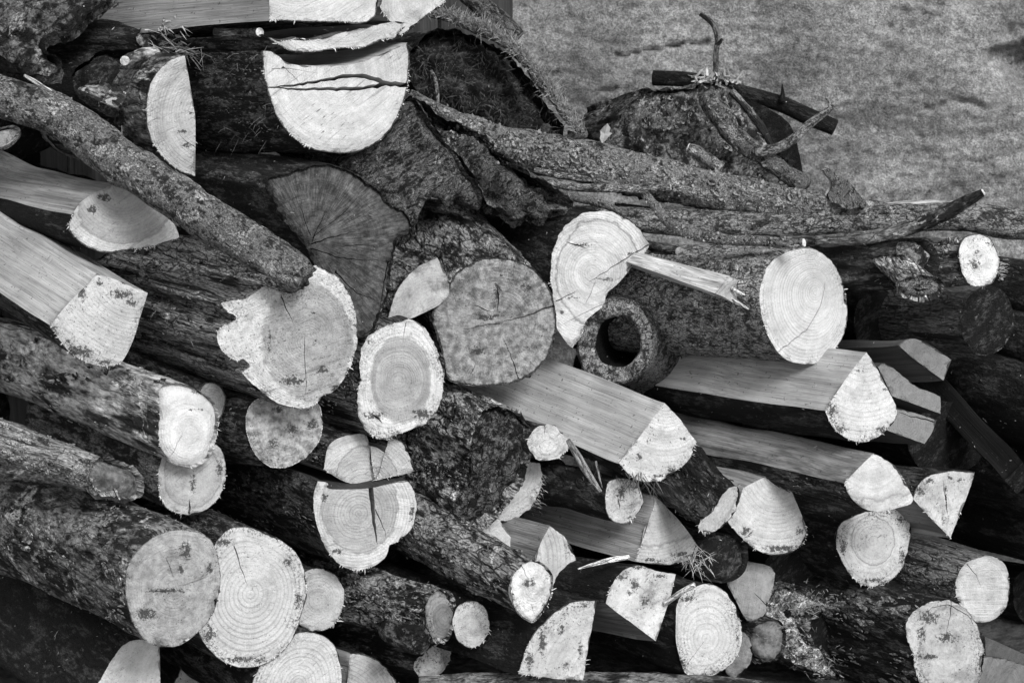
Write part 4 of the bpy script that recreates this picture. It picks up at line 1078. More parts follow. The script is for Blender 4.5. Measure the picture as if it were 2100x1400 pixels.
W_('firewood_log', 'round ringed end with a dark inner circle, lower right', R,
   [(1745, 1060), (1775, 1048), (1815, 1044), (1850, 1046), (1865, 1065), (1868, 1095), (1858, 1145), (1838, 1180), (1805, 1202), (1768, 1198), (1738, 1172), (1718, 1130), (1715, 1095), (1725, 1072)],
   d=0.24, dir=(-1, -.2), yaw=42, n=(22, -4), bark='black', bm=1.3, pith=(1792, 1108), heart=(1790, 1108, 44, 50), cracks=[([(1810, 1095), (1798, 1103)], 2, True)],
   stains=[(1848, 1066, 14, 8), (1792, 1190, 40, 6), (1730, 1120, 8, 24), (1850, 1140, 8, 20)], face=dict(tone=.62, heart=.95, hline=.4, rings=.3, space=.0075, speck=.4, dirt=1.0, saw=.1, bark=.0012), L=.5)
W_('firewood_log', 'barkless log with smooth saw-lined round end near the right edge', R,
   [(1992, 1147), (2020, 1140), (2050, 1148), (2067, 1172), (2070, 1210), (2062, 1244), (2040, 1268), (2010, 1275), (1982, 1262), (1965, 1232), (1960, 1195), (1972, 1162)],
   d=0.37, dir=(-1, -.22), yaw=42, n=(24, -4), bark='greyw', bm=.8, cracks=[([(1985, 1158), (2002, 1178), (2012, 1205)], 1.6)], stains=[(1990, 1160, 6, 4)], face=dict(tone=.66, rings=.05, saw=.8, sawang=-5, speck=.15, dirt=.1, bark=0), L=.5)
W_('firewood_log', 'round log end with curved crack and crusty left rim, bottom right', R,
   [(1895, 1238), (1925, 1230), (1955, 1234), (1985, 1252), (2005, 1285), (2018, 1335), (2012, 1380), (1998, 1420), (1960, 1455), (1920, 1450), (1895, 1420), (1878, 1380), (1872, 1345), (1860, 1315), (1858, 1280), (1872, 1255)],
   d=0.18, dir=(-1, -.22), yaw=42, n=(22, -4), bark='dark', bm=.8, pith=(1945, 1330), heart=(1952, 1335, 68, 92), cracks=[([(1953, 1232), (1950, 1260), (1942, 1290), (1938, 1320)], 2), ([(1885, 1270), (1910, 1245), (1950, 1240), (1985, 1262), (2000, 1285)], 1.8, True)],
   stains=[(1902, 1266, 26, 14), (1942, 1308, 22, 12), (1905, 1346, 24, 7), (1890, 1300, 10, 18)], face=dict(tone=.62, heart=.92, hline=.35, rings=.15, space=.008, speck=.6, dirt=1.0, spot=.3, saw=.1, bark=.001), relief=.002, jit=3, L=.5)
W_('firewood_log', 'round end with wide growth rings, third from the left along the bottom right', R,
   [(1405, 1213), (1442, 1197), (1478, 1204), (1502, 1230), (1518, 1270), (1523, 1312), (1508, 1350), (1478, 1378), (1440, 1388), (1408, 1382), (1394, 1352), (1386, 1308), (1386, 1255), (1392, 1230)],
   d=0.1, dir=(-1, -.2), yaw=40, n=(18, -4), bark='black', bm=1.4, pith=(1448, 1308), cracks=[([(1402, 1372), (1420, 1345), (1450, 1306)], 1.3), ([(1400, 1250), (1425, 1225), (1438, 1215)], 1.2, True)],
   stains=[(1410, 1228, 18, 9), (1400, 1360, 12, 10), (1450, 1380, 24, 4), (1512, 1300, 5, 16)], face=dict(tone=.74, rings=.26, space=.0075, wob=.003, speck=.3, dirt=.9, saw=.15, bark=.0008), L=.5)
W_('firewood_log', 'small grey disc half hidden behind the wide-ringed end', R,
   [(1498, 1300), (1520, 1292), (1538, 1308), (1543, 1340), (1532, 1370), (1510, 1388), (1490, 1380), (1485, 1340)], d=0.18, dir=(-1, -.2), yaw=40, n=(12, -4), bark='black', face=dict(tone=.30, rings=0, speck=.7, mott=.4, bark=.0008), L=.3)
W_('split_log', 'grey shadowed split end with a notch, between the wet log and the torn stump', S,
   [(1498, 1150, 1), (1540, 1152, 2), (1578, 1160, 2), (1590, 1175, 1), (1584, 1210, 2), (1575, 1235, 1), (1568, 1262), (1545, 1276), (1530, 1270), (1510, 1230), (1490, 1190)], d=0.2, dir=(-1, -.2), yaw=42, n=(20, 0), bark='black', cracks=[([(1572, 1240), (1556, 1225), (1545, 1215)], 2.4)],
   face=dict(tone=.36, rings=.1, speck=.2, dirt=.2, saw=.8, sawang=80, bark=0), L=.4)
W_('firewood_log', 'dark mossy round end just under the wide wedge', R,
   [(1430, 1118), (1460, 1098), (1500, 1095), (1528, 1110), (1536, 1140), (1528, 1170), (1505, 1190), (1465, 1192), (1430, 1180), (1418, 1150)], d=0.14, dir=(-1, -.2), yaw=44, n=(20, 0), bark='black', bm=1.5, face=dict(tone=.035, rings=0, speck=.4, mott=.8, dirt=.5, bark=0, spot=.5), relief=.005, bevel=.01, L=.4, disp=.005, fname='rotten_face', facebark=('black', 1.6))
W_('rotten_stump', 'torn stump with frayed grey fibres, bottom right of centre', 'stump',
   [(1548, 1255), (1580, 1228), (1600, 1210), (1650, 1204), (1668, 1222), (1700, 1228), (1716, 1240), (1690, 1250), (1668, 1262), (1660, 1290), (1668, 1318), (1700, 1345), (1730, 1392), (1680, 1380), (1640, 1365), (1605, 1352), (1590, 1330), (1575, 1358), (1555, 1352), (1540, 1310)],
   d=0.22, dir=(-1, -.2), yaw=36, n=(14, 6), bark='stringy', bm=1.1, face=dict(tone=.25, rings=0, speck=.6, dirt=.8, bark=0, mott=.6, spot=.7, rays=.7), relief=.022, bevel=.02, L=.3, jit=7, pith=(1560, 1310), fname='torn_face', facebark=('stringy', 4.2))
W_('firewood_log', 'dull grey lumpy disc at the left foot of the torn stump', R,
   [(1545, 1290), (1562, 1274), (1592, 1272), (1612, 1290), (1612, 1325), (1596, 1350), (1566, 1358), (1546, 1340), (1538, 1314)], d=.19, dir=(-1, -.2), yaw=36, n=(10, 0), bark='dark',
   face=dict(tone=.22, rings=0, speck=.5, mott=.5, spot=.5, dirt=.8, bark=0), relief=.004, bevel=.008, jit=3, L=.3)
W_('split_log', 'blotchy wedge end pointing down, lower centre under the straw tuft', S,
   [(1282, 1166), (1310, 1158), (1345, 1168, 0), (1386, 1176, 1), (1378, 1212, 2), (1362, 1262, 2), (1345, 1314, 1), (1305, 1284, 2), (1270, 1258, 2), (1242, 1236, 1), (1252, 1205), (1265, 1182)],
   d=0.02, dir=(-1, -.04), yaw=42, n=(24, 2), bark='black', pith=(1370, 1290), stains=[(1275, 1182, 14, 9), (1302, 1198, 12, 14), (1322, 1232, 10, 10), (1312, 1163, 20, 5), (1290, 1215, 8, 6), (1352, 1180, 20, 5)], face=dict(tone=.70, rings=.12, space=.006, speck=.9, dirt=.9, spot=.5, saw=.5, sawang=40, bark=.001), split=dict(tone=.26, contrast=.6), L=.36)
W_('split_log', 'tall quarter-round end with straight right edge, bottom centre', S,
   [(1225, 1229, 1), (1216, 1275, 2), (1206, 1330, 2), (1196, 1394, 1), (1150, 1392, 2), (1105, 1387, 2), (1063, 1381, 1), (1070, 1352), (1092, 1303), (1115, 1275), (1143, 1250), (1180, 1232)],
   d=-0.02, dir=(-1, -.18), yaw=40, n=(22, 0), bark='black', bm=1.2, pith=(1240, 1400), stains=[(1112, 1318, 10, 30), (1085, 1352, 10, 22), (1190, 1335, 6, 22), (1150, 1290, 8, 16), (1160, 1365, 10, 8), (1200, 1240, 14, 6)], face=dict(tone=.70, rings=.16, space=.009, wob=.008, speck=.9, dirt=1.0, saw=.4, sawang=75, bark=.002, spot=.2), split=dict(tone=.06), L=.5)
W_('firewood_log', 'knobbly log with rough bark and lumpy bright end, lower centre', R,
   [(1062, 1165), (1085, 1150), (1110, 1152), (1130, 1172), (1134, 1200), (1130, 1225), (1115, 1255), (1094, 1275), (1072, 1266), (1056, 1245), (1048, 1215), (1050, 1185)],
   d=-0.06, dir=(-1, -.46), yaw=46, n=(28, -5), bark='rough', bm=1.05, pith=(1095, 1205), taper=.3, cracks=[([(1072, 1160), (1080, 1180), (1090, 1195)], 1.4), ([(1090, 1240), (1096, 1262)], 1.2)],
   stains=[(1085, 1195, 12, 12), (1120, 1240, 10, 10)], face=dict(tone=.76, rings=.06, speck=.3, dirt=.9, saw=.1, bark=.001, mott=.2), relief=.003, bevel=.006, jit=2.5, L=.42, disp=.005)
W_('split_log', 'wedge with curved wide rings tucked behind the knobbly log', S,
   [(1128, 1077, 1), (1140, 1086, 0), (1158, 1100), (1172, 1122), (1182, 1150), (1190, 1202, 1), (1160, 1212, 2), (1120, 1220, 1), (1098, 1180, 2), (1100, 1148, 2), (1108, 1115, 2)],
   d=0.09, dir=(-1, -.2), yaw=44, n=(24, 0), bark='rough', pith=(1030, 1150), face=dict(tone=.68, rings=.35, space=.0085, speck=.3, dirt=.9, saw=.1, bark=.001), split=dict(tone=.26, contrast=.6), L=.35)
W_('split_log', 'small white triangular end just above the knobbly log', S,
   [(1021, 1061, 1), (1056, 1110, 1), (1048, 1124, 1), (1010, 1110, 2), (978, 1095, 1)], d=0.12, dir=(-1, -.3), yaw=44, n=(20, 0), bark='dark', face=dict(tone=.70, rings=.05, speck=.2, bark=.0005), L=.3)
W_('firewood_log', 'gnarled peeling log with cut knot, between the ringed ends and the knobbly log', R,
   [(900, 1205), (922, 1212), (936, 1230), (940, 1262), (930, 1290), (918, 1312), (895, 1318), (880, 1300), (872, 1262), (880, 1225)], d=0.0, dir=(-1, -.16), yaw=46, n=(34, 4), bark='rough', bm=1.1, taper=.9,
   pith=(912, 1268), heart=(914, 1270, 26, 34), face=dict(tone=.34, heart=.7, rings=.3, space=.005, speck=.7, dirt=1, spot=.3, bark=.003), relief=.005, bevel=.012, L=.38, jit=3, disp=.006)
W_('firewood_log', 'log with torn pale forked tip at the bottom edge, under the gnarled log', R,
   [(852, 1352), (870, 1342), (888, 1325), (905, 1318), (922, 1328), (922, 1355), (905, 1378), (888, 1396), (868, 1392), (850, 1372)], d=0.11, dir=(-1, -.1), yaw=46, n=(28, 0), bark='dark', bm=1.6, taper=.3,
   face=dict(tone=.66, rings=.05, speck=.5, dirt=1.0, bark=0), relief=.005, jit=4, L=.4)
branch('knot_stub', 'dark cut knot on the side of the gnarled log', 'knot', [(800, 1290, .05, 26), (830, 1305, .0, 28), (856, 1312, -.03, 29), (862, 1314, -.036, 27)], bark='rough', bm=.6, nseg=20, disp=.003)
W_('firewood_log', 'small round end right of the gnarled log, near the bottom', R,
   [(945, 1238), (968, 1232), (990, 1240), (1003, 1265), (1002, 1295), (990, 1318), (968, 1328), (945, 1320), (932, 1298), (928, 1268)], d=0.02, dir=(-1, -.3), yaw=38, n=(14, -4), bark='black', face=dict(tone=.62, rings=.12, spot=.3, speck=.4, dirt=.8, bark=.001), L=.35)
branch('ground_log', 'dark log lying level along the bottom edge, under the quarter-round end', R, [(860, 1408, .02, 24), (1000, 1404, .02, 26), (1200, 1405, .02, 28), (1400, 1412, .03, 30), (1560, 1424, .03, 30)], bark='patch', bm=.7, nseg=36, disp=.004)

# ---- dark logs in the depth, seen only between the others
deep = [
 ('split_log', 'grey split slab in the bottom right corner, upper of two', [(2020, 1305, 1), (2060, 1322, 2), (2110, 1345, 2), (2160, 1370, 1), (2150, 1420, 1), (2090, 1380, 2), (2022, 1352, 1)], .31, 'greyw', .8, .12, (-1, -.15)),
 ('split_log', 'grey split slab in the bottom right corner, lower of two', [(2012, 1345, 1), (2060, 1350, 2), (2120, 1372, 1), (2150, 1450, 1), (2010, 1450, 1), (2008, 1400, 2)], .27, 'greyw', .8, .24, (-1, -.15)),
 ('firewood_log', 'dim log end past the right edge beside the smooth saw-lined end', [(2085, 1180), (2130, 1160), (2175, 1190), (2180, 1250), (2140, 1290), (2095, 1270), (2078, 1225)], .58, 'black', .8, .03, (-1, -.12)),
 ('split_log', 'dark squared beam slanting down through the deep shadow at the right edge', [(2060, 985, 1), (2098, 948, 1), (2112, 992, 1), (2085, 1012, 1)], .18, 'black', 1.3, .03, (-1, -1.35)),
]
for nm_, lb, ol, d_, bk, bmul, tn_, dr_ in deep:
    W_(nm_, lb, S if nm_[0] == 's' else R, ol, d=d_, dir=dr_, yaw=44, bark=bk, bm=bmul, face=dict(tone=tn_, rings=.05, speck=.3, bark=0, dirt=.3), split=dict(tone=.12 if tn_ > .1 else .007), L=.6, facebark=None if tn_ > .1 else ('black', 1.0))  # near-black tones put the deep shadow into the beam's colour

# filler logs added deeper, bark and ends near black so the gaps stay dark
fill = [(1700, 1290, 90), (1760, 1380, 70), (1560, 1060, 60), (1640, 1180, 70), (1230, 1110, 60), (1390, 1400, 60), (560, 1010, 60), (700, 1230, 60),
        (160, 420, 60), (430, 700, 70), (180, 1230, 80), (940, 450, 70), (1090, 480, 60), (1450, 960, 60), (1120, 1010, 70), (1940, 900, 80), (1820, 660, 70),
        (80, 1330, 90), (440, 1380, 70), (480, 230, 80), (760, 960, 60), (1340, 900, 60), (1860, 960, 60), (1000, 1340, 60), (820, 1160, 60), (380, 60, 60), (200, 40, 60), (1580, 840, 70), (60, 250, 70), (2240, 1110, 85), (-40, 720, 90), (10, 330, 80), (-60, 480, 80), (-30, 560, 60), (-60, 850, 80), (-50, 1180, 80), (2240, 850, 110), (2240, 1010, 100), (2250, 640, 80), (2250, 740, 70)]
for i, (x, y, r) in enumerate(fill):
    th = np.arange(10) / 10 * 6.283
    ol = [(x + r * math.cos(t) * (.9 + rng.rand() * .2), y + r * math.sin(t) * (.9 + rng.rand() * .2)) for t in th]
    o = W_('firewood_log', 'dark filler log in the deep shadow behind the front row of the pile', R, ol, d=.30 + .06 * (i % 3), dir=(-1, -.25), yaw=36, bark='black', bm=1.0,
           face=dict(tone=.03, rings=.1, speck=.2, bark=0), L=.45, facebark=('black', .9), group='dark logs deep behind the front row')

# ================================================================== branches over the top right
branch('mossy_branch', 'long lichen-crusted branch running right along the top of the pile', 'branch',
   [(835, 205, 0.320, 22), (880, 235, 0.320, 30), (1000, 292, 0.310, 40), (1150, 322, 0.300, 44), (1300, 356, 0.290, 44), (1450, 388, 0.280, 40), (1600, 414, 0.270, 34), (1750, 432, 0.270, 28), (1850, 445, 0.270, 20)],
   bark='lichen', bm=1.15, nseg=48, disp=.006, wig=.004)
branch('smooth_branch', 'long grey smooth branch reaching the right edge below the lichen branch', 'branch',
   [(1180, 440, 0.280, 20), (1330, 452, 0.280, 26), (1500, 462, 0.270, 29), (1700, 456, 0.270, 29), (1850, 446, 0.260, 28), (1980, 446, 0.260, 30), (2060, 456, 0.260, 32), (2200, 474, 0.270, 30)],
   bark='smooth', bm=1.3, nseg=36, disp=.002, wig=.002)
branch('peeled_branch', 'pale peeled branch partly under the curved dark branch at the right edge', 'branch',
   [(1760, 450, 0.320, 26), (1880, 434, 0.300, 24), (1980, 440, 0.290, 26), (2080, 462, 0.280, 26), (2180, 480, 0.280, 26)], bark='peel', bm=1.25, nseg=30, disp=.002)
branch('curved_branch', 'thin dark curved branch with a pale snapped tip, upper right', 'branch',
   [(1600, 492, .12, 11), (1700, 494, .11, 13), (1800, 484, .10, 14), (1880, 464, .09, 15), (1940, 437, .08, 15), (1985, 413, .07, 12), (2016, 396, .065, 8)],
   bark='patch', bm=.7, nseg=20, disp=.003, tip=.6)
W_('firewood_log', 'dark lichened log lying under the thin curved branch', R,
   [(1840, 500), (1870, 488), (1905, 495), (1925, 525), (1920, 570), (1890, 595), (1860, 592), (1842, 560)], d=.10, dir=(-1, -.02), yaw=58, n=(35, 8), bark='black', bm=1.9, face=dict(tone=.10, rings=0, speck=.8, spot=.6, mott=.7, bark=0), relief=.008, bevel=.02, L=.3, jit=4, disp=.006, fname='weathered_face', facebark=('patch', .8))
W_('knot', 'lumpy broken knot with a hollow, left of the bright speckled end', 'knot',
   [(1845, 580), (1862, 570), (1890, 562), (1920, 570), (1938, 588), (1930, 606), (1905, 618), (1880, 618), (1855, 612), (1843, 598)], d=.03, dir=(-.6, -.8), yaw=40, n=(8, -10), bark='rough', bm=1.1,
   cracks=[([(1868, 590), (1885, 598), (1905, 592)], 10, True)], crackd=.006, face=dict(tone=.26, rings=0, speck=.8, spot=.6, mott=.7, bark=0), relief=.006, bevel=.012, L=.08, jit=3, fname='torn_face', facebark=('stringy', 1.5))
branch('twig', 'crooked grey twig with pale cut tip resting on the hollow-knotted log', 'twig',
   [(1322, 398, 0.180, 8), (1345, 425, 0.160, 10), (1368, 452, 0.140, 11), (1400, 472, 0.120, 12), (1440, 485, 0.100, 12), (1500, 492, 0.070, 11), (1560, 494, 0.040, 11), (1620, 500, 0.010, 10), (1648, 498, 0.000, 9)],
   bark='lichen', bm=1.1, nseg=14, disp=.0015, knob=.3, tip=.7)
branch('twig', 'short stub of twig behind the bright half-round end', 'twig', [(1300, 498, .30, 9), (1335, 505, .26, 11), (1362, 511, .22, 12), (1392, 516, .19, 10)], bark='dark', bm=1.6, nseg=12, disp=.001, tip=.25)
branch('twig', 'upper of two straight twigs lying along the lichen branch', 'twig', [(1095, 348, 0.260, 6), (1150, 360, 0.255, 7), (1220, 370, 0.250, 6), (1262, 376, 0.250, 5)], bark='smooth', bm=1.2, nseg=10, knob=.5, tip=.2)
branch('twig', 'lower of two straight twigs lying along the lichen branch, with pale tip', 'twig', [(1110, 372, 0.250, 6), (1180, 384, 0.240, 8), (1260, 386, 0.240, 9), (1330, 387, 0.240, 8), (1374, 384, 0.240, 7)], bark='smooth', bm=1.4, nseg=12, knob=.5, tip=.4)
branch('twig', 'knobbly twig just above the bright half-round end', 'twig', [(1130, 398, 0.230, 7), (1190, 408, 0.210, 8), (1240, 420, 0.190, 8), (1285, 440, 0.170, 6)], bark='lichen', bm=.9, nseg=10, knob=.7, disp=.002)
branch('twig', 'thin twig under the lichen branch, above the smooth branch', 'twig', [(1400, 432, 0.280, 5), (1450, 436, 0.270, 6), (1500, 442, 0.260, 5), (1540, 446, 0.250, 4)], bark='smooth', bm=1.2, nseg=8, knob=.5)
branch('twig', 'dark twig lying between the lichen branch and the smooth branch', 'twig', [(1260, 424, 0.290, 9), (1400, 440, 0.290, 10), (1560, 444, 0.290, 9)], bark='black', bm=1.5, nseg=12)
# bark flake
W_('bark_flake', 'curled flake of lichened bark standing up on the lichen branch', 'bark',
   [(1690, 350, 1), (1702, 346, 1), (1718, 358, 2), (1742, 374, 2), (1765, 402, 2), (1784, 424, 1), (1745, 428), (1712, 416), (1700, 400), (1708, 378)], d=0.24, dir=(-.3, -.2), yaw=20, n=(-5, 20), bark='black',
   face=dict(tone=.22, rings=0, speck=1., spot=.8, mott=.7, bark=0), relief=.006, L=.012, jit=3, split=dict(tone=.1), facebark=('lichen', .9))

# stump behind on the right
W_('firewood_log', 'dark lichen-spotted log lying behind the lichen branch, in front of the rock', R,
   [(1246, 268), (1254, 256), (1290, 218), (1324, 184), (1332, 181), (1348, 186), (1400, 180), (1442, 172), (1478, 168), (1512, 178), (1530, 205), (1560, 245), (1586, 295), (1612, 330), (1640, 366), (1650, 400), (1560, 400), (1440, 385), (1330, 340), (1256, 312), (1248, 290)],
   d=.42, dir=(-1, .1), yaw=20, n=(12, 2), bark='patch', bm=.7, face=dict(tone=.085, rings=0, speck=.5, dirt=.5, bark=0, mott=.7, spot=.7), relief=.010, bevel=.022, L=.25, jit=7, fname='weathered_face', facebark=('patch', .62))
branch('lichen_limb', 'lichened limb slanting down right across the dark log before the rock', 'branch',
   [(1452, 190, .36, 20), (1470, 225, .35, 24), (1500, 270, .34, 22), (1545, 310, .33, 20), (1600, 345, .32, 18), (1650, 385, .31, 16)], bark='lichen', bm=.8, nseg=20, disp=.005, wig=.004)
branch('lichen_limb', 'thin curved rib of bark on the right flank of the dark log before the rock', 'branch',
   [(1500, 188, .40, 8), (1530, 220, .39, 8), (1562, 262, .38, 8), (1582, 300, .37, 6)], bark='dark', bm=2.2, nseg=12, disp=.002)
branch('broken_branch', 'short upturned broken stub with pale tip behind the lichen branch', 'branch',
   [(1480, 345, .30, 14), (1450, 325, .30, 13), (1425, 308, .29, 11), (1412, 302, .29, 8)], bark='lichen', bm=1.2, nseg=14, disp=.004, tip=.5)
branch('twig', 'crooked twig standing upright against the rock face', 'twig',
   [(1470, 190, .44, 6), (1470, 150, .45, 6), (1468, 110, .46, 5.5), (1472, 80, .46, 6), (1462, 50, .46, 5), (1436, 28, .46, 4)], bark='dark', bm=1.4, nseg=10, disp=.001, knob=.5,
   subs=[[(1469, 92, .46, 4), (1476, 88, .455, 4), (1481, 80, .45, 2.5)]])
branch('twig', 'bare grey twig slanting up right over the dark pipe, before the rock', 'twig',
   [(1548, 312, .30, 11), (1590, 305, .30, 11), (1628, 285, .31, 10), (1660, 255, .32, 9), (1700, 225, .33, 6), (1718, 205, .34, 2.5)], bark='smooth', bm=1.2, nseg=12, disp=.0012,
   subs=[[(1702, 223, .33, 3.5), (1700, 208, .33, 2.5), (1692, 202, .33, 1.5)]])
branch('dark_pole', 'round dark pole sticking out right past the bare grey twig', 'pole',
   [(1340, 160, .60, 16), (1420, 165, .58, 16), (1520, 190, .55, 16), (1600, 213, .53, 17), (1660, 240, .51, 18), (1712, 262, .50, 17)], bark='black', bm=.8, nseg=24, disp=.0004,
   subs=[[(1604, 210, .51, 7), (1605, 190, .51, 4), (1604, 172, .51, 1)]])
W_('broken_board', 'dark triangular broken board wedged under the round dark pole', 'board',
   [(1520, 195, 1), (1560, 215, 2), (1610, 245, 2), (1632, 285, 2), (1650, 372, 1), (1600, 350, 2), (1560, 300, 1), (1540, 240, 2)], d=.50, dir=(-1, -.1), yaw=40, n=(0, 5), bark='black', face=dict(tone=.02, rings=0, bark=0, speck=.05), split=dict(tone=.03), L=.1, facebark=('black', .6))
# boards / moss arch
branch('mossy_arch_branch', 'arched branch furred with moss bending down before the rock', 'branch',
   [(860, 22, .42, 10), (910, 30, .41, 13), (970, 52, .40, 15), (1030, 80, .38, 15), (1080, 125, .36, 15), (1120, 175, .34, 15), (1150, 215, .32, 15), (1175, 250, .30, 16), (1195, 278, .28, 15)],
   bark='lichen', bm=1.0, nseg=18, disp=.004, wig=.003)
branch('dark_pole', 'smooth dark pole slanting down at the top, left of the rock edge', 'pole', [(930, -40, .52, 22), (985, 10, .52, 22), (1030, 48, .52, 21), (1062, 78, .52, 18)], bark='smooth', bm=.6, nseg=20, disp=.001, tip=.12)
W_('mossy_log', 'shaggy dark mossy log hanging under the furred arched branch', 'log',
   [(850, 95), (900, 60), (970, 72), (1030, 100), (1075, 145), (1110, 195), (1140, 240), (1150, 280), (1090, 285), (1010, 265), (940, 258), (890, 230), (855, 190), (835, 140)],
   d=.42, dir=(-1, -.2), yaw=24, n=(10, 10), bark='black', face=dict(tone=.05, rings=0, speck=.4, mott=.8, spot=.7, bark=0), relief=.02, bevel=.04, L=.3, jit=6, fname='weathered_face', facebark=('black', 1.8))
branch('twig', 'thin curved stalk hanging in the dark gap right of the big half log', 'twig', [(884, 145, .22, 3), (893, 165, .21, 3.5), (897, 195, .2, 3.5), (898, 232, .2, 3)], bark='smooth', bm=1.2, nseg=8)

# hollow knot stub on the side of the big log (part of it)
def hollow_stub():
    log = next(o for o in COL.objects if o.get('label', '').startswith('large log with bright ringed end'))
    n = 44
    th = np.arange(n) * 2 * np.pi / n
    c_out = P(1264, 704, .19); c_in = P(1318, 688, .42)
    ax = c_out - c_in; L = np.linalg.norm(ax); ax /= L
    u = np.cross(ax, UP); u /= np.linalg.norm(u); v = np.cross(u, ax); v = v * np.sign(np.dot(v, UP))
    prof = [(.00, 150, 0), (.25, 132, 0), (.5, 112, 0), (.72, 96, 0), (.86, 89, 0), (.95, 88, 0), (.99, 87, 0), (1.0, 82, 0), (1.0, 70, 0), (1.0, 60, 0), (.985, 53, 0), (.90, 51, 0), (.7, 50, 0), (.45, 48, 0), (.25, 44, 0), (.12, 5, 0)]
    V = []; B = []
    s = PX(.19)
    for k, (t, r, _) in enumerate(prof):
        c = c_in + ax * (L * t)
        p3 = np.column_stack([np.cos(th) * 1.4, np.sin(th) * 1.4, np.full(n, t * 3.0)])
        rr = r * s * (1 + fbm(p3, 3) * .13 + fbm(p3 * 3.5, 2) * .05)
        sh = (u[None] * np.cos(th)[:, None] * .97 + v[None] * np.sin(th)[:, None]) * rr[:, None]
        hz = ax[None] * (fbm(p3 * 2.5 + 4, 3) * .012)[:, None] if 5 <= k <= 10 else 0
        q = c[None] + sh + hz
        if k >= 9: q = q + (u * 4 - v * 3)[None] * s * 0
        V.append(q); B.append(np.column_stack([np.full(n, L * t), np.cos(th) * r * s, np.sin(th) * r * s]))
    i = np.arange(n); j = (i + 1) % n
    def rows(a, b):
        r = np.arange(b - a)[:, None] * n
        return np.stack([r + i, r + j, r + n + j, r + n + i], -1).reshape(-1, 4)
    stub = part('knot_stub', np.vstack(V[:8]), rows(0, 7), bark_mat('smooth', .95), log, attrs={'buv': np.vstack(B[:8])}, smooth=True)
    stub['label'] = 'thick round hollow knot'
    part('knot_rim', np.vstack(V[7:12]), rows(0, 4), bark_mat('smooth', 1.7), stub, attrs={'buv': np.vstack(B[7:12]) * np.array([.3, 1, 1])}, smooth=True)
    part('hollow', np.vstack(V[11:]), rows(0, 4), bark_mat('black', .2), stub, attrs={'buv': np.vstack(B[11:])}, smooth=True)  # near-black bark paints in the shade inside the hole
hollow_stub()

# ================================================================== small growth and litter, found by rays onto the real surfaces
bpy.context.view_layer.update()
DG = bpy.context.evaluated_depsgraph_get()
def hit(x, y):
    v = C2W(((x - 1050.0) / FPX, (700.0 - y) / FPX, 1.0))
    ok, loc, nrm, idx, ob, mx = SC.ray_cast(DG, Vector(CAM), Vector(v))
    if not ok: return None
    nrm = np.array(nrm)
    if np.dot(nrm, v) > 0: nrm = -nrm
    return np.array(loc), nrm, ob

def along(path, n, spread):
    pts = np.array([p[:2] for p in path], float)
    seg = np.linalg.norm(np.diff(pts, axis=0), axis=1); cum = np.concatenate([[0], np.cumsum(seg)])
    out = []
    for _ in range(n):
        s = rng.rand() * cum[-1]
        out.append((np.interp(s, cum, pts[:, 0]) + rng.randn() * spread, np.interp(s, cum, pts[:, 1]) + rng.randn() * spread))
    return out

def find(start):
    return next(o for o in COL.objects if o.get('label', '').startswith(start))
def top(o):
    while o.parent is not None: o = o.parent
    return o

# moss fur on the arched branch
arch = find('arched branch furred')
it = []
for x, y in along([(880, 20), (960, 44), (1030, 72), (1085, 122), (1125, 172), (1155, 215), (1185, 265)], 1500, 8):
    h = hit(x, y)
    if h and top(h[2]) == arch:
        it.append((h[0], h[1] + rng.randn(3) * .5 + np.array([.2, 0, .7]), .006 + rng.rand() * .012, .0006))
V, F = blades(it); part('moss', V, F, plain_mat('pale_moss', .30, .4), arch, kind='stuff')
ml = find('shaggy dark mossy')
it = []
for _ in range(1500):
    x, y = 840 + rng.rand() * 310, 60 + rng.rand() * 230
    h = hit(x, y)
    if h and top(h[2]) == ml:
        it.append((h[0], h[1] * .6 + rng.randn(3) * .7 + np.array([.3, 0, -.5]), .006 + rng.rand() * .014, .0005))
V, F = blades(it); part('moss', V, F, plain_mat('dark_moss', .09, .5), ml, kind='stuff')

# leafy lichen on the long branches: little curled lobes
def lobes(items):
    V = []; F = []
    for b, nrm, r in items:
        u = np.cross(nrm, rng.randn(3)); u /= np.linalg.norm(u) + 1e-9
        v = np.cross(nrm, u)
        m = 7; k = len(V)
        V.append(b + nrm * r * .15)
        for ring, (f, hgt) in enumerate(((.55, .25), (1.0, .75))):
            for q in range(m):
                a = q / m * 6.283
                rr = r * f * (1 + rng.randn() * .22)
                V.append(b + (u * math.cos(a) + v * math.sin(a)) * rr + nrm * r * hgt * (1 + rng.randn() * .6))
        for q in range(m):
            p = (q + 1) % m
            F.append((k, k + 1 + q, k + 1 + p))
            F.append((k + 1 + q, k + 1 + m + q, k + 1 + m + p)); F.append((k + 1 + q, k + 1 + m + p, k + 1 + p))
    return np.array(V), np.array(F, np.int32)
def lichen_on(start, spots, n, rmin, rmax, tone=.34, clump=None):
    o = find(start); it = []
    for _ in range(n):
        a, b, sx, sy = spots[rng.randint(len(spots))]
        x, y = a + rng.randn() * sx, b + rng.randn() * sy
        h = hit(x, y)
        if h and top(h[2]) == o:
            it.append((h[0] - h[1] * .001, h[1] + rng.randn(3) * .35, rmin + rng.rand() ** 2 * (rmax - rmin)))
    if it:
        V, F = lobes(it); part('lichen', V, F, plain_mat('lichen_lobes', tone, .5, 260), o, kind='stuff')
lichen_on('long lichen-crusted', [(990, 262, 30, 22), (1060, 300, 40, 25), (1110, 320, 30, 20), (1190, 330, 40, 16), (1290, 345, 40, 20), (1370, 370, 50, 20), (1480, 385, 40, 16), (1600, 400, 40, 14), (1700, 415, 30, 10), (880, 230, 20, 10)], 1300, .0009, .0048, .25)
lichen_on('blunt dark root', [(1030, 310, 40, 20), (960, 270, 30, 14)], 260, .0012, .0035, .24)
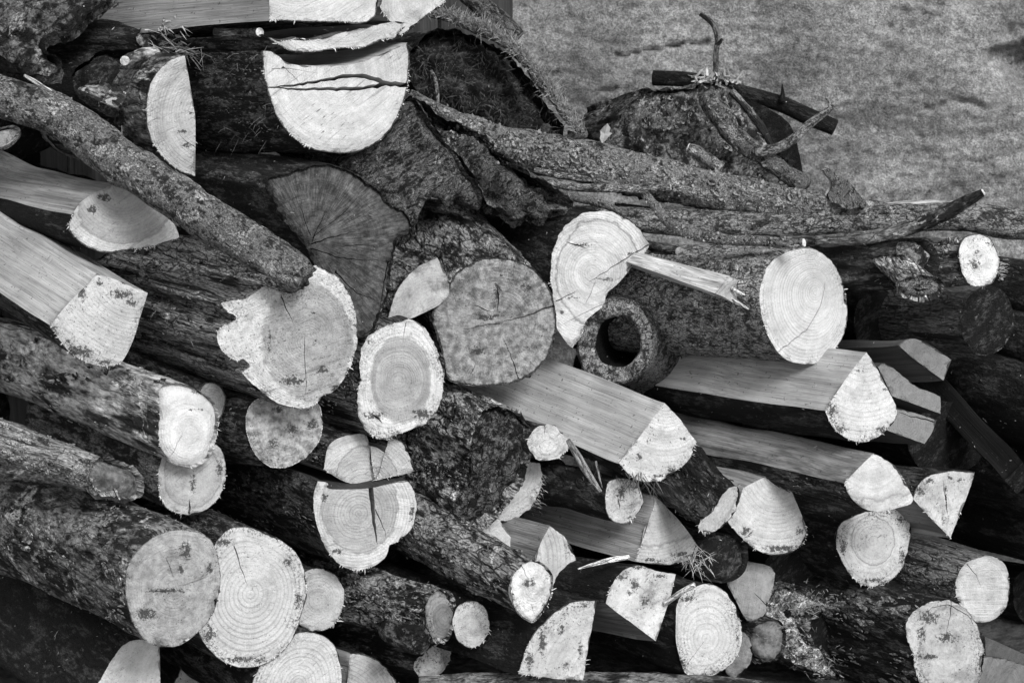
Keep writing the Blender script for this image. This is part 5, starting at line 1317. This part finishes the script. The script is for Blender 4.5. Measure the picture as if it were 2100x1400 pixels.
lichen_on('long thick rough', [(100, 240, 70, 30), (300, 370, 70, 30), (500, 500, 60, 30)], 500, .0010, .0022, .22)
lichen_on('crooked grey twig', [(1345, 425, 15, 10), (1420, 480, 30, 8), (1520, 492, 50, 6)], 260, .0010, .0026, .3)
lichen_on('log with bright speckled', [(1880, 500, 60, 20), (1780, 570, 40, 14)], 300, .0012, .0035, .34)
lichen_on('dark lichen-spotted', [(1400, 255, 25, 15), (1350, 230, 30, 20), (1500, 290, 20, 10), (1460, 230, 30, 20)], 260, .0016, .004, .22)
lichen_on('lichened limb', [(1480, 230, 20, 20), (1550, 310, 30, 20)], 260, .0012, .004, .22)
lichen_on('torn stump', [(1640, 1240, 40, 25), (1660, 1340, 40, 25), (1600, 1230, 30, 20)], 420, .0014, .004, .24)

# lifted bark flakes lying along the grain
def flakes_on(start, box, n, l0, l1, kind, mul):
    o = find(start)
    if '_ax' not in o: return
    ax = np.array(o['_ax'])
    V = []; F = []
    for _ in range(n):
        x, y = box[0] + rng.rand() * (box[2] - box[0]), box[1] + rng.rand() * (box[3] - box[1])
        if fbm(np.array([[x / 45., y / 30., len(start)]]), 2)[0] < -.05: continue
        h = hit(x, y)
        if not h or top(h[2]) != o or not h[2].name.startswith('bark'): continue
        nr = h[1]; a = ax - nr * np.dot(ax, nr); a /= np.linalg.norm(a) + 1e-9
        a = a + rng.randn(3) * .18; s = np.cross(nr, a); s /= np.linalg.norm(s) + 1e-9
        L = l0 + rng.rand() ** 2 * (l1 - l0); W = L * (.18 + rng.rand() * .35)
        lift = .0006 + rng.rand() * .0022
        k = len(V); m = 5
        for i_ in range(m):
            t = i_ / (m - 1.0)
            wd = W * (math.sin(math.pi * (t * .86 + .07)) * .8 + .12) * (1 + rng.randn() * .25)
            c = h[0] + a * (t - .5) * L + nr * (lift * (1.6 - t) + .0004)
            V += [c + s * wd * .5 - nr * lift * .5, c + nr * .0007, c - s * wd * .5 - nr * lift * .3 * rng.rand()]
        for i_ in range(m - 1):
            b = k + i_ * 3
            for q in (0, 1): F += [(b + q, b + q + 1, b + q + 4), (b + q, b + q + 4, b + q + 3)]
    if V:
        V = np.array(V)
        c0 = V.mean(0)
        B = np.column_stack([(V - c0) @ ax, (V - c0) @ UP, (V - c0) @ RT])
        part('bark_flakes', V, np.array(F, np.int32), bark_mat(kind, mul), o, attrs={'buv': B}, kind='stuff')
flakes_on('big log at lower left', (0, 1020, 450, 1320), 1100, .005, .022, 'patch', 1.5)
flakes_on('grey peeling log', (0, 690, 340, 950), 500, .006, .026, 'peel', 1.1)
flakes_on('ragged grey broken', (0, 850, 300, 1020), 600, .006, .03, 'greyw', 1.2)
flakes_on('big barkless', (240, 480, 560, 800), 500, .006, .03, 'grain', 1.6)
flakes_on('knobbly log', (780, 1060, 1080, 1280), 800, .004, .016, 'rough', 1.5)
flakes_on('gnarled peeling', (690, 1150, 930, 1330), 700, .005, .02, 'rough', 1.5)
flakes_on('dark log with rotten', (800, 790, 1010, 1000), 600, .005, .02, 'rough', 1.0)
flakes_on('large weathered grey-brown', (900, 420, 1150, 620), 700, .003, .010, 'rough', 1.4)
flakes_on('large log with bright ringed', (1200, 480, 1600, 760), 500, .002, .008, 'smooth', 1.3)
flakes_on('round log split by', (440, 970, 660, 1170), 450, .005, .02, 'patch', 1.2)
flakes_on('upper left piece', (590, 890, 690, 990), 300, .004, .016, 'patch', 1.4)
flakes_on('round log end with curved', (1680, 1220, 1890, 1400), 400, .006, .026, 'greyw', .8)
flakes_on('barkless log with smooth', (1850, 1090, 1990, 1230), 200, .006, .026, 'greyw', 1.)
flakes_on('big half log with wide', (400, 90, 560, 310), 400, .004, .016, 'dark', 1.6)
flakes_on('dark-stained wedge', (780, 510, 900, 640), 200, .003, .012, 'rough', 1.2)
flakes_on('dark wet-barked', (1330, 930, 1500, 1090), 300, .004, .016, 'black', 3.0)
flakes_on('long wedge with knotty', (1600, 950, 1750, 1050), 200, .004, .016, 'patch', 1.)
flakes_on('oval log end', (650, 680, 760, 880), 250, .004, .02, 'grain', 1.4)
flakes_on('big pale log end', (380, 1040, 620, 1120), 250, .004, .018, 'patch', 1.2)
flakes_on('log with bright speckled', (1700, 480, 1980, 600), 400, .004, .014, 'patch', 1.3)

# straw and splinter tufts
def tuft(name, label, spots, n, L0, L1, w0, tone, dirs, cat='straw', lift=.002):
    it = []
    for _ in range(n):
        a, b, sx, sy = spots[rng.randint(len(spots))]
        h = hit(a + rng.randn() * sx, b + rng.randn() * sy)
        if not h: continue
        dv = dirs[rng.randint(len(dirs))]
        d = RT * dv[0] - UP * dv[1] - FW * dv[2] + rng.randn(3) * .28
        it.append((h[0] + h[1] * (lift + rng.rand() * lift * 2), d, L0 + rng.rand() * (L1 - L0), w0 * (.6 + rng.rand() * .8)))
    V, F = blades(it)
    o = part(name, V, F, plain_mat('dry_straw', tone, .35), None, kind='stuff')
    tag(o, label, cat)
tuft('straw_tuft', 'tuft of dry straw lying on top of the half-moon log end', [(370, 98, 22, 5), (390, 108, 16, 5)], 90, .02, .055, .0007, .42, [(1, .15, .3), (1, .6, .3), (-1, -.1, .3), (.8, -.1, .2)])
tuft('straw_tuft', 'frayed straw fibres hanging below the finely lined wedge', [(1418, 1140, 14, 10), (1432, 1150, 10, 10)], 80, .010, .024, .0005, .5, [(0, 1, .3), (.6, .8, .3), (-.5, .8, .3), (.8, -.3, .3)])
tuft('straw_tuft', 'torn bark fibres hanging under the broad wedge, left side', [(1212, 960, 18, 12), (1290, 975, 16, 6), (1340, 990, 18, 5)], 60, .015, .04, .0008, .10, [(.6, 1, .2), (.3, 1, .2), (-.2, 1, .2)])
tuft('straw_tuft', 'dark fibres on the side of the big half log', [(500, 265, 25, 18), (545, 250, 14, 20), (490, 110, 30, 12)], 60, .008, .022, .0004, .16, [(1, .5, .1), (-.5, .8, .1), (1, -.4, .1)])
tuft('straw_tuft', 'frayed pale fibres at the right of the bright speckled end', [(2052, 555, 4, 12)], 50, .008, .020, .0007, .4, [(1, .1, .2), (1, .5, .2), (1, -.3, .2)])
tuft('straw_tuft', 'pale fibres fringing the bright crescent rim by the rotten end', [(1112, 990, 4, 14), (1098, 1030, 8, 10)], 60, .005, .012, .0005, .45, [(1, .3, .2), (1, .8, .2)])
tuft('straw_tuft', 'broken pale shreds around the foot of the upright twig', [(1495, 165, 14, 12), (1440, 165, 12, 6)], 70, .006, .018, .0022, .42, [(.2, -1, .3), (.8, -.7, .3), (-.6, -.8, .2), (1, 0, .2)])
tuft('straw_tuft', 'grey fibres fraying from the torn stump at bottom right', [(1670, 1235, 25, 15), (1690, 1360, 25, 15), (1620, 1290, 30, 25)], 170, .005, .014, .0007, .25, [(1, -.3, .4), (1, .3, .4), (.6, -.8, .3), (.3, .8, .2)])
tuft('straw_tuft', 'broken pale splinters above the dark mossy log at top left', [(340, 55, 20, 10), (365, 80, 8, 8)], 50, .008, .022, .0014, .34, [(1, .6, .1), (1, .3, .1)])
sp_ = find('long pale splintered stick')
for pth in ([(1462, 566, .075, 3), (1500, 590, .05, 4), (1528, 606, .035, 1)], [(1440, 575, .09, 3), (1490, 604, .055, 4), (1536, 634, .03, 1)], [(1400, 545, .13, 3), (1450, 562, .09, 3), (1508, 578, .045, 1)], [(1360, 545, .16, 2), (1430, 585, .10, 3), (1500, 618, .045, 1.5)]):
    branch('strand', '', '', pth, bark='greyw', bm=2.6, nseg=6, parent=sp_, pname='strand', wig=.001)
# bark strips
branch('bark_strip', 'torn strip of bark hanging beside the bright knob', 'bark', [(1165, 902, -.0, 5), (1185, 935, -.01, 8), (1205, 970, -.01, 8), (1232, 1008, -.015, 3)], bark='greyw', bm=.8, nseg=8)
branch('bark_strip', 'thin torn fibre beside the hanging strip of bark', 'bark', [(1222, 945, -.01, 2), (1228, 975, -.01, 2.2), (1235, 1000, -.012, 1.5)], bark='greyw', bm=1., nseg=6)
branch('wood_splinter', 'thin pale splinter poking left under the finely lined wedge', 'splinter', [(1185, 1166, -.0, 1.5), (1220, 1156, .0, 4), (1260, 1146, .01, 6), (1290, 1142, .02, 5)], bark='greyw', bm=3., nseg=8)
branch('wood_splinter', 'pale stick poking out left of the wide-ringed end', 'splinter', [(1365, 1236, .03, 6), (1395, 1215, .0, 6), (1425, 1198, -.01, 5)], bark='greyw', bm=3., nseg=8)

# crumbs and chips scattered over the pile
it = []
for _ in range(1200):
    x, y = rng.rand() * 2100, rng.rand() * 1400
    h = hit(x, y)
    if not h or h[2].name.startswith(('rock', 'plank', 'ground', 'cut_face')): continue
    if rng.rand() > .55 and h[1][2] < .2: continue
    t = np.cross(h[1], rng.randn(3))
    it.append((h[0] + h[1] * .0008, t + h[1] * .15, .0016 + rng.rand() ** 4 * .010, .0004 + rng.rand() * .0005))
V, F = blades(it)
o = part('sawdust_crumbs', V, F, plain_mat('wood_crumbs', .30, .4), None, kind='stuff')
tag(o, 'pale sawdust crumbs and tiny chips scattered over the logs', 'sawdust')
# dry leaf
def leaf():
    n = 9
    c = P(1240, 275, .24)
    u = C2W((.3, 1, .1)); v = C2W((1, -.2, -.3))
    out = [(0, -1.1), (.35, -.7), (.55, -.2), (.75, .3), (.4, .35), (.45, .8), (0, 1.25), (-.4, .8), (-.7, .35), (-.45, -.1), (-.4, -.6)]
    s = 18 * PX(.24)
    nm = np.cross(u, v)
    V = [c + nm * .002] + [c + v * a * s + u * b * s + nm * (.0035 * abs(a) + .002 * math.sin(b * 4)) for a, b in out]
    m = len(out)
    F = [(0, 1 + i, 1 + (i + 1) % m) for i in range(m)]
    back = [p - nm * .0006 for p in V]
    F2 = [(m + 1, m + 2 + (i + 1) % m, m + 2 + i) for i in range(m)]
    o = part('dry_leaf', np.array(V + back), np.array(F + F2), plain_mat('dry_leaf', .30, .2), None)
    tag(o, 'single pale dry leaf caught on the lichen branch before the rock', 'leaf')
leaf()
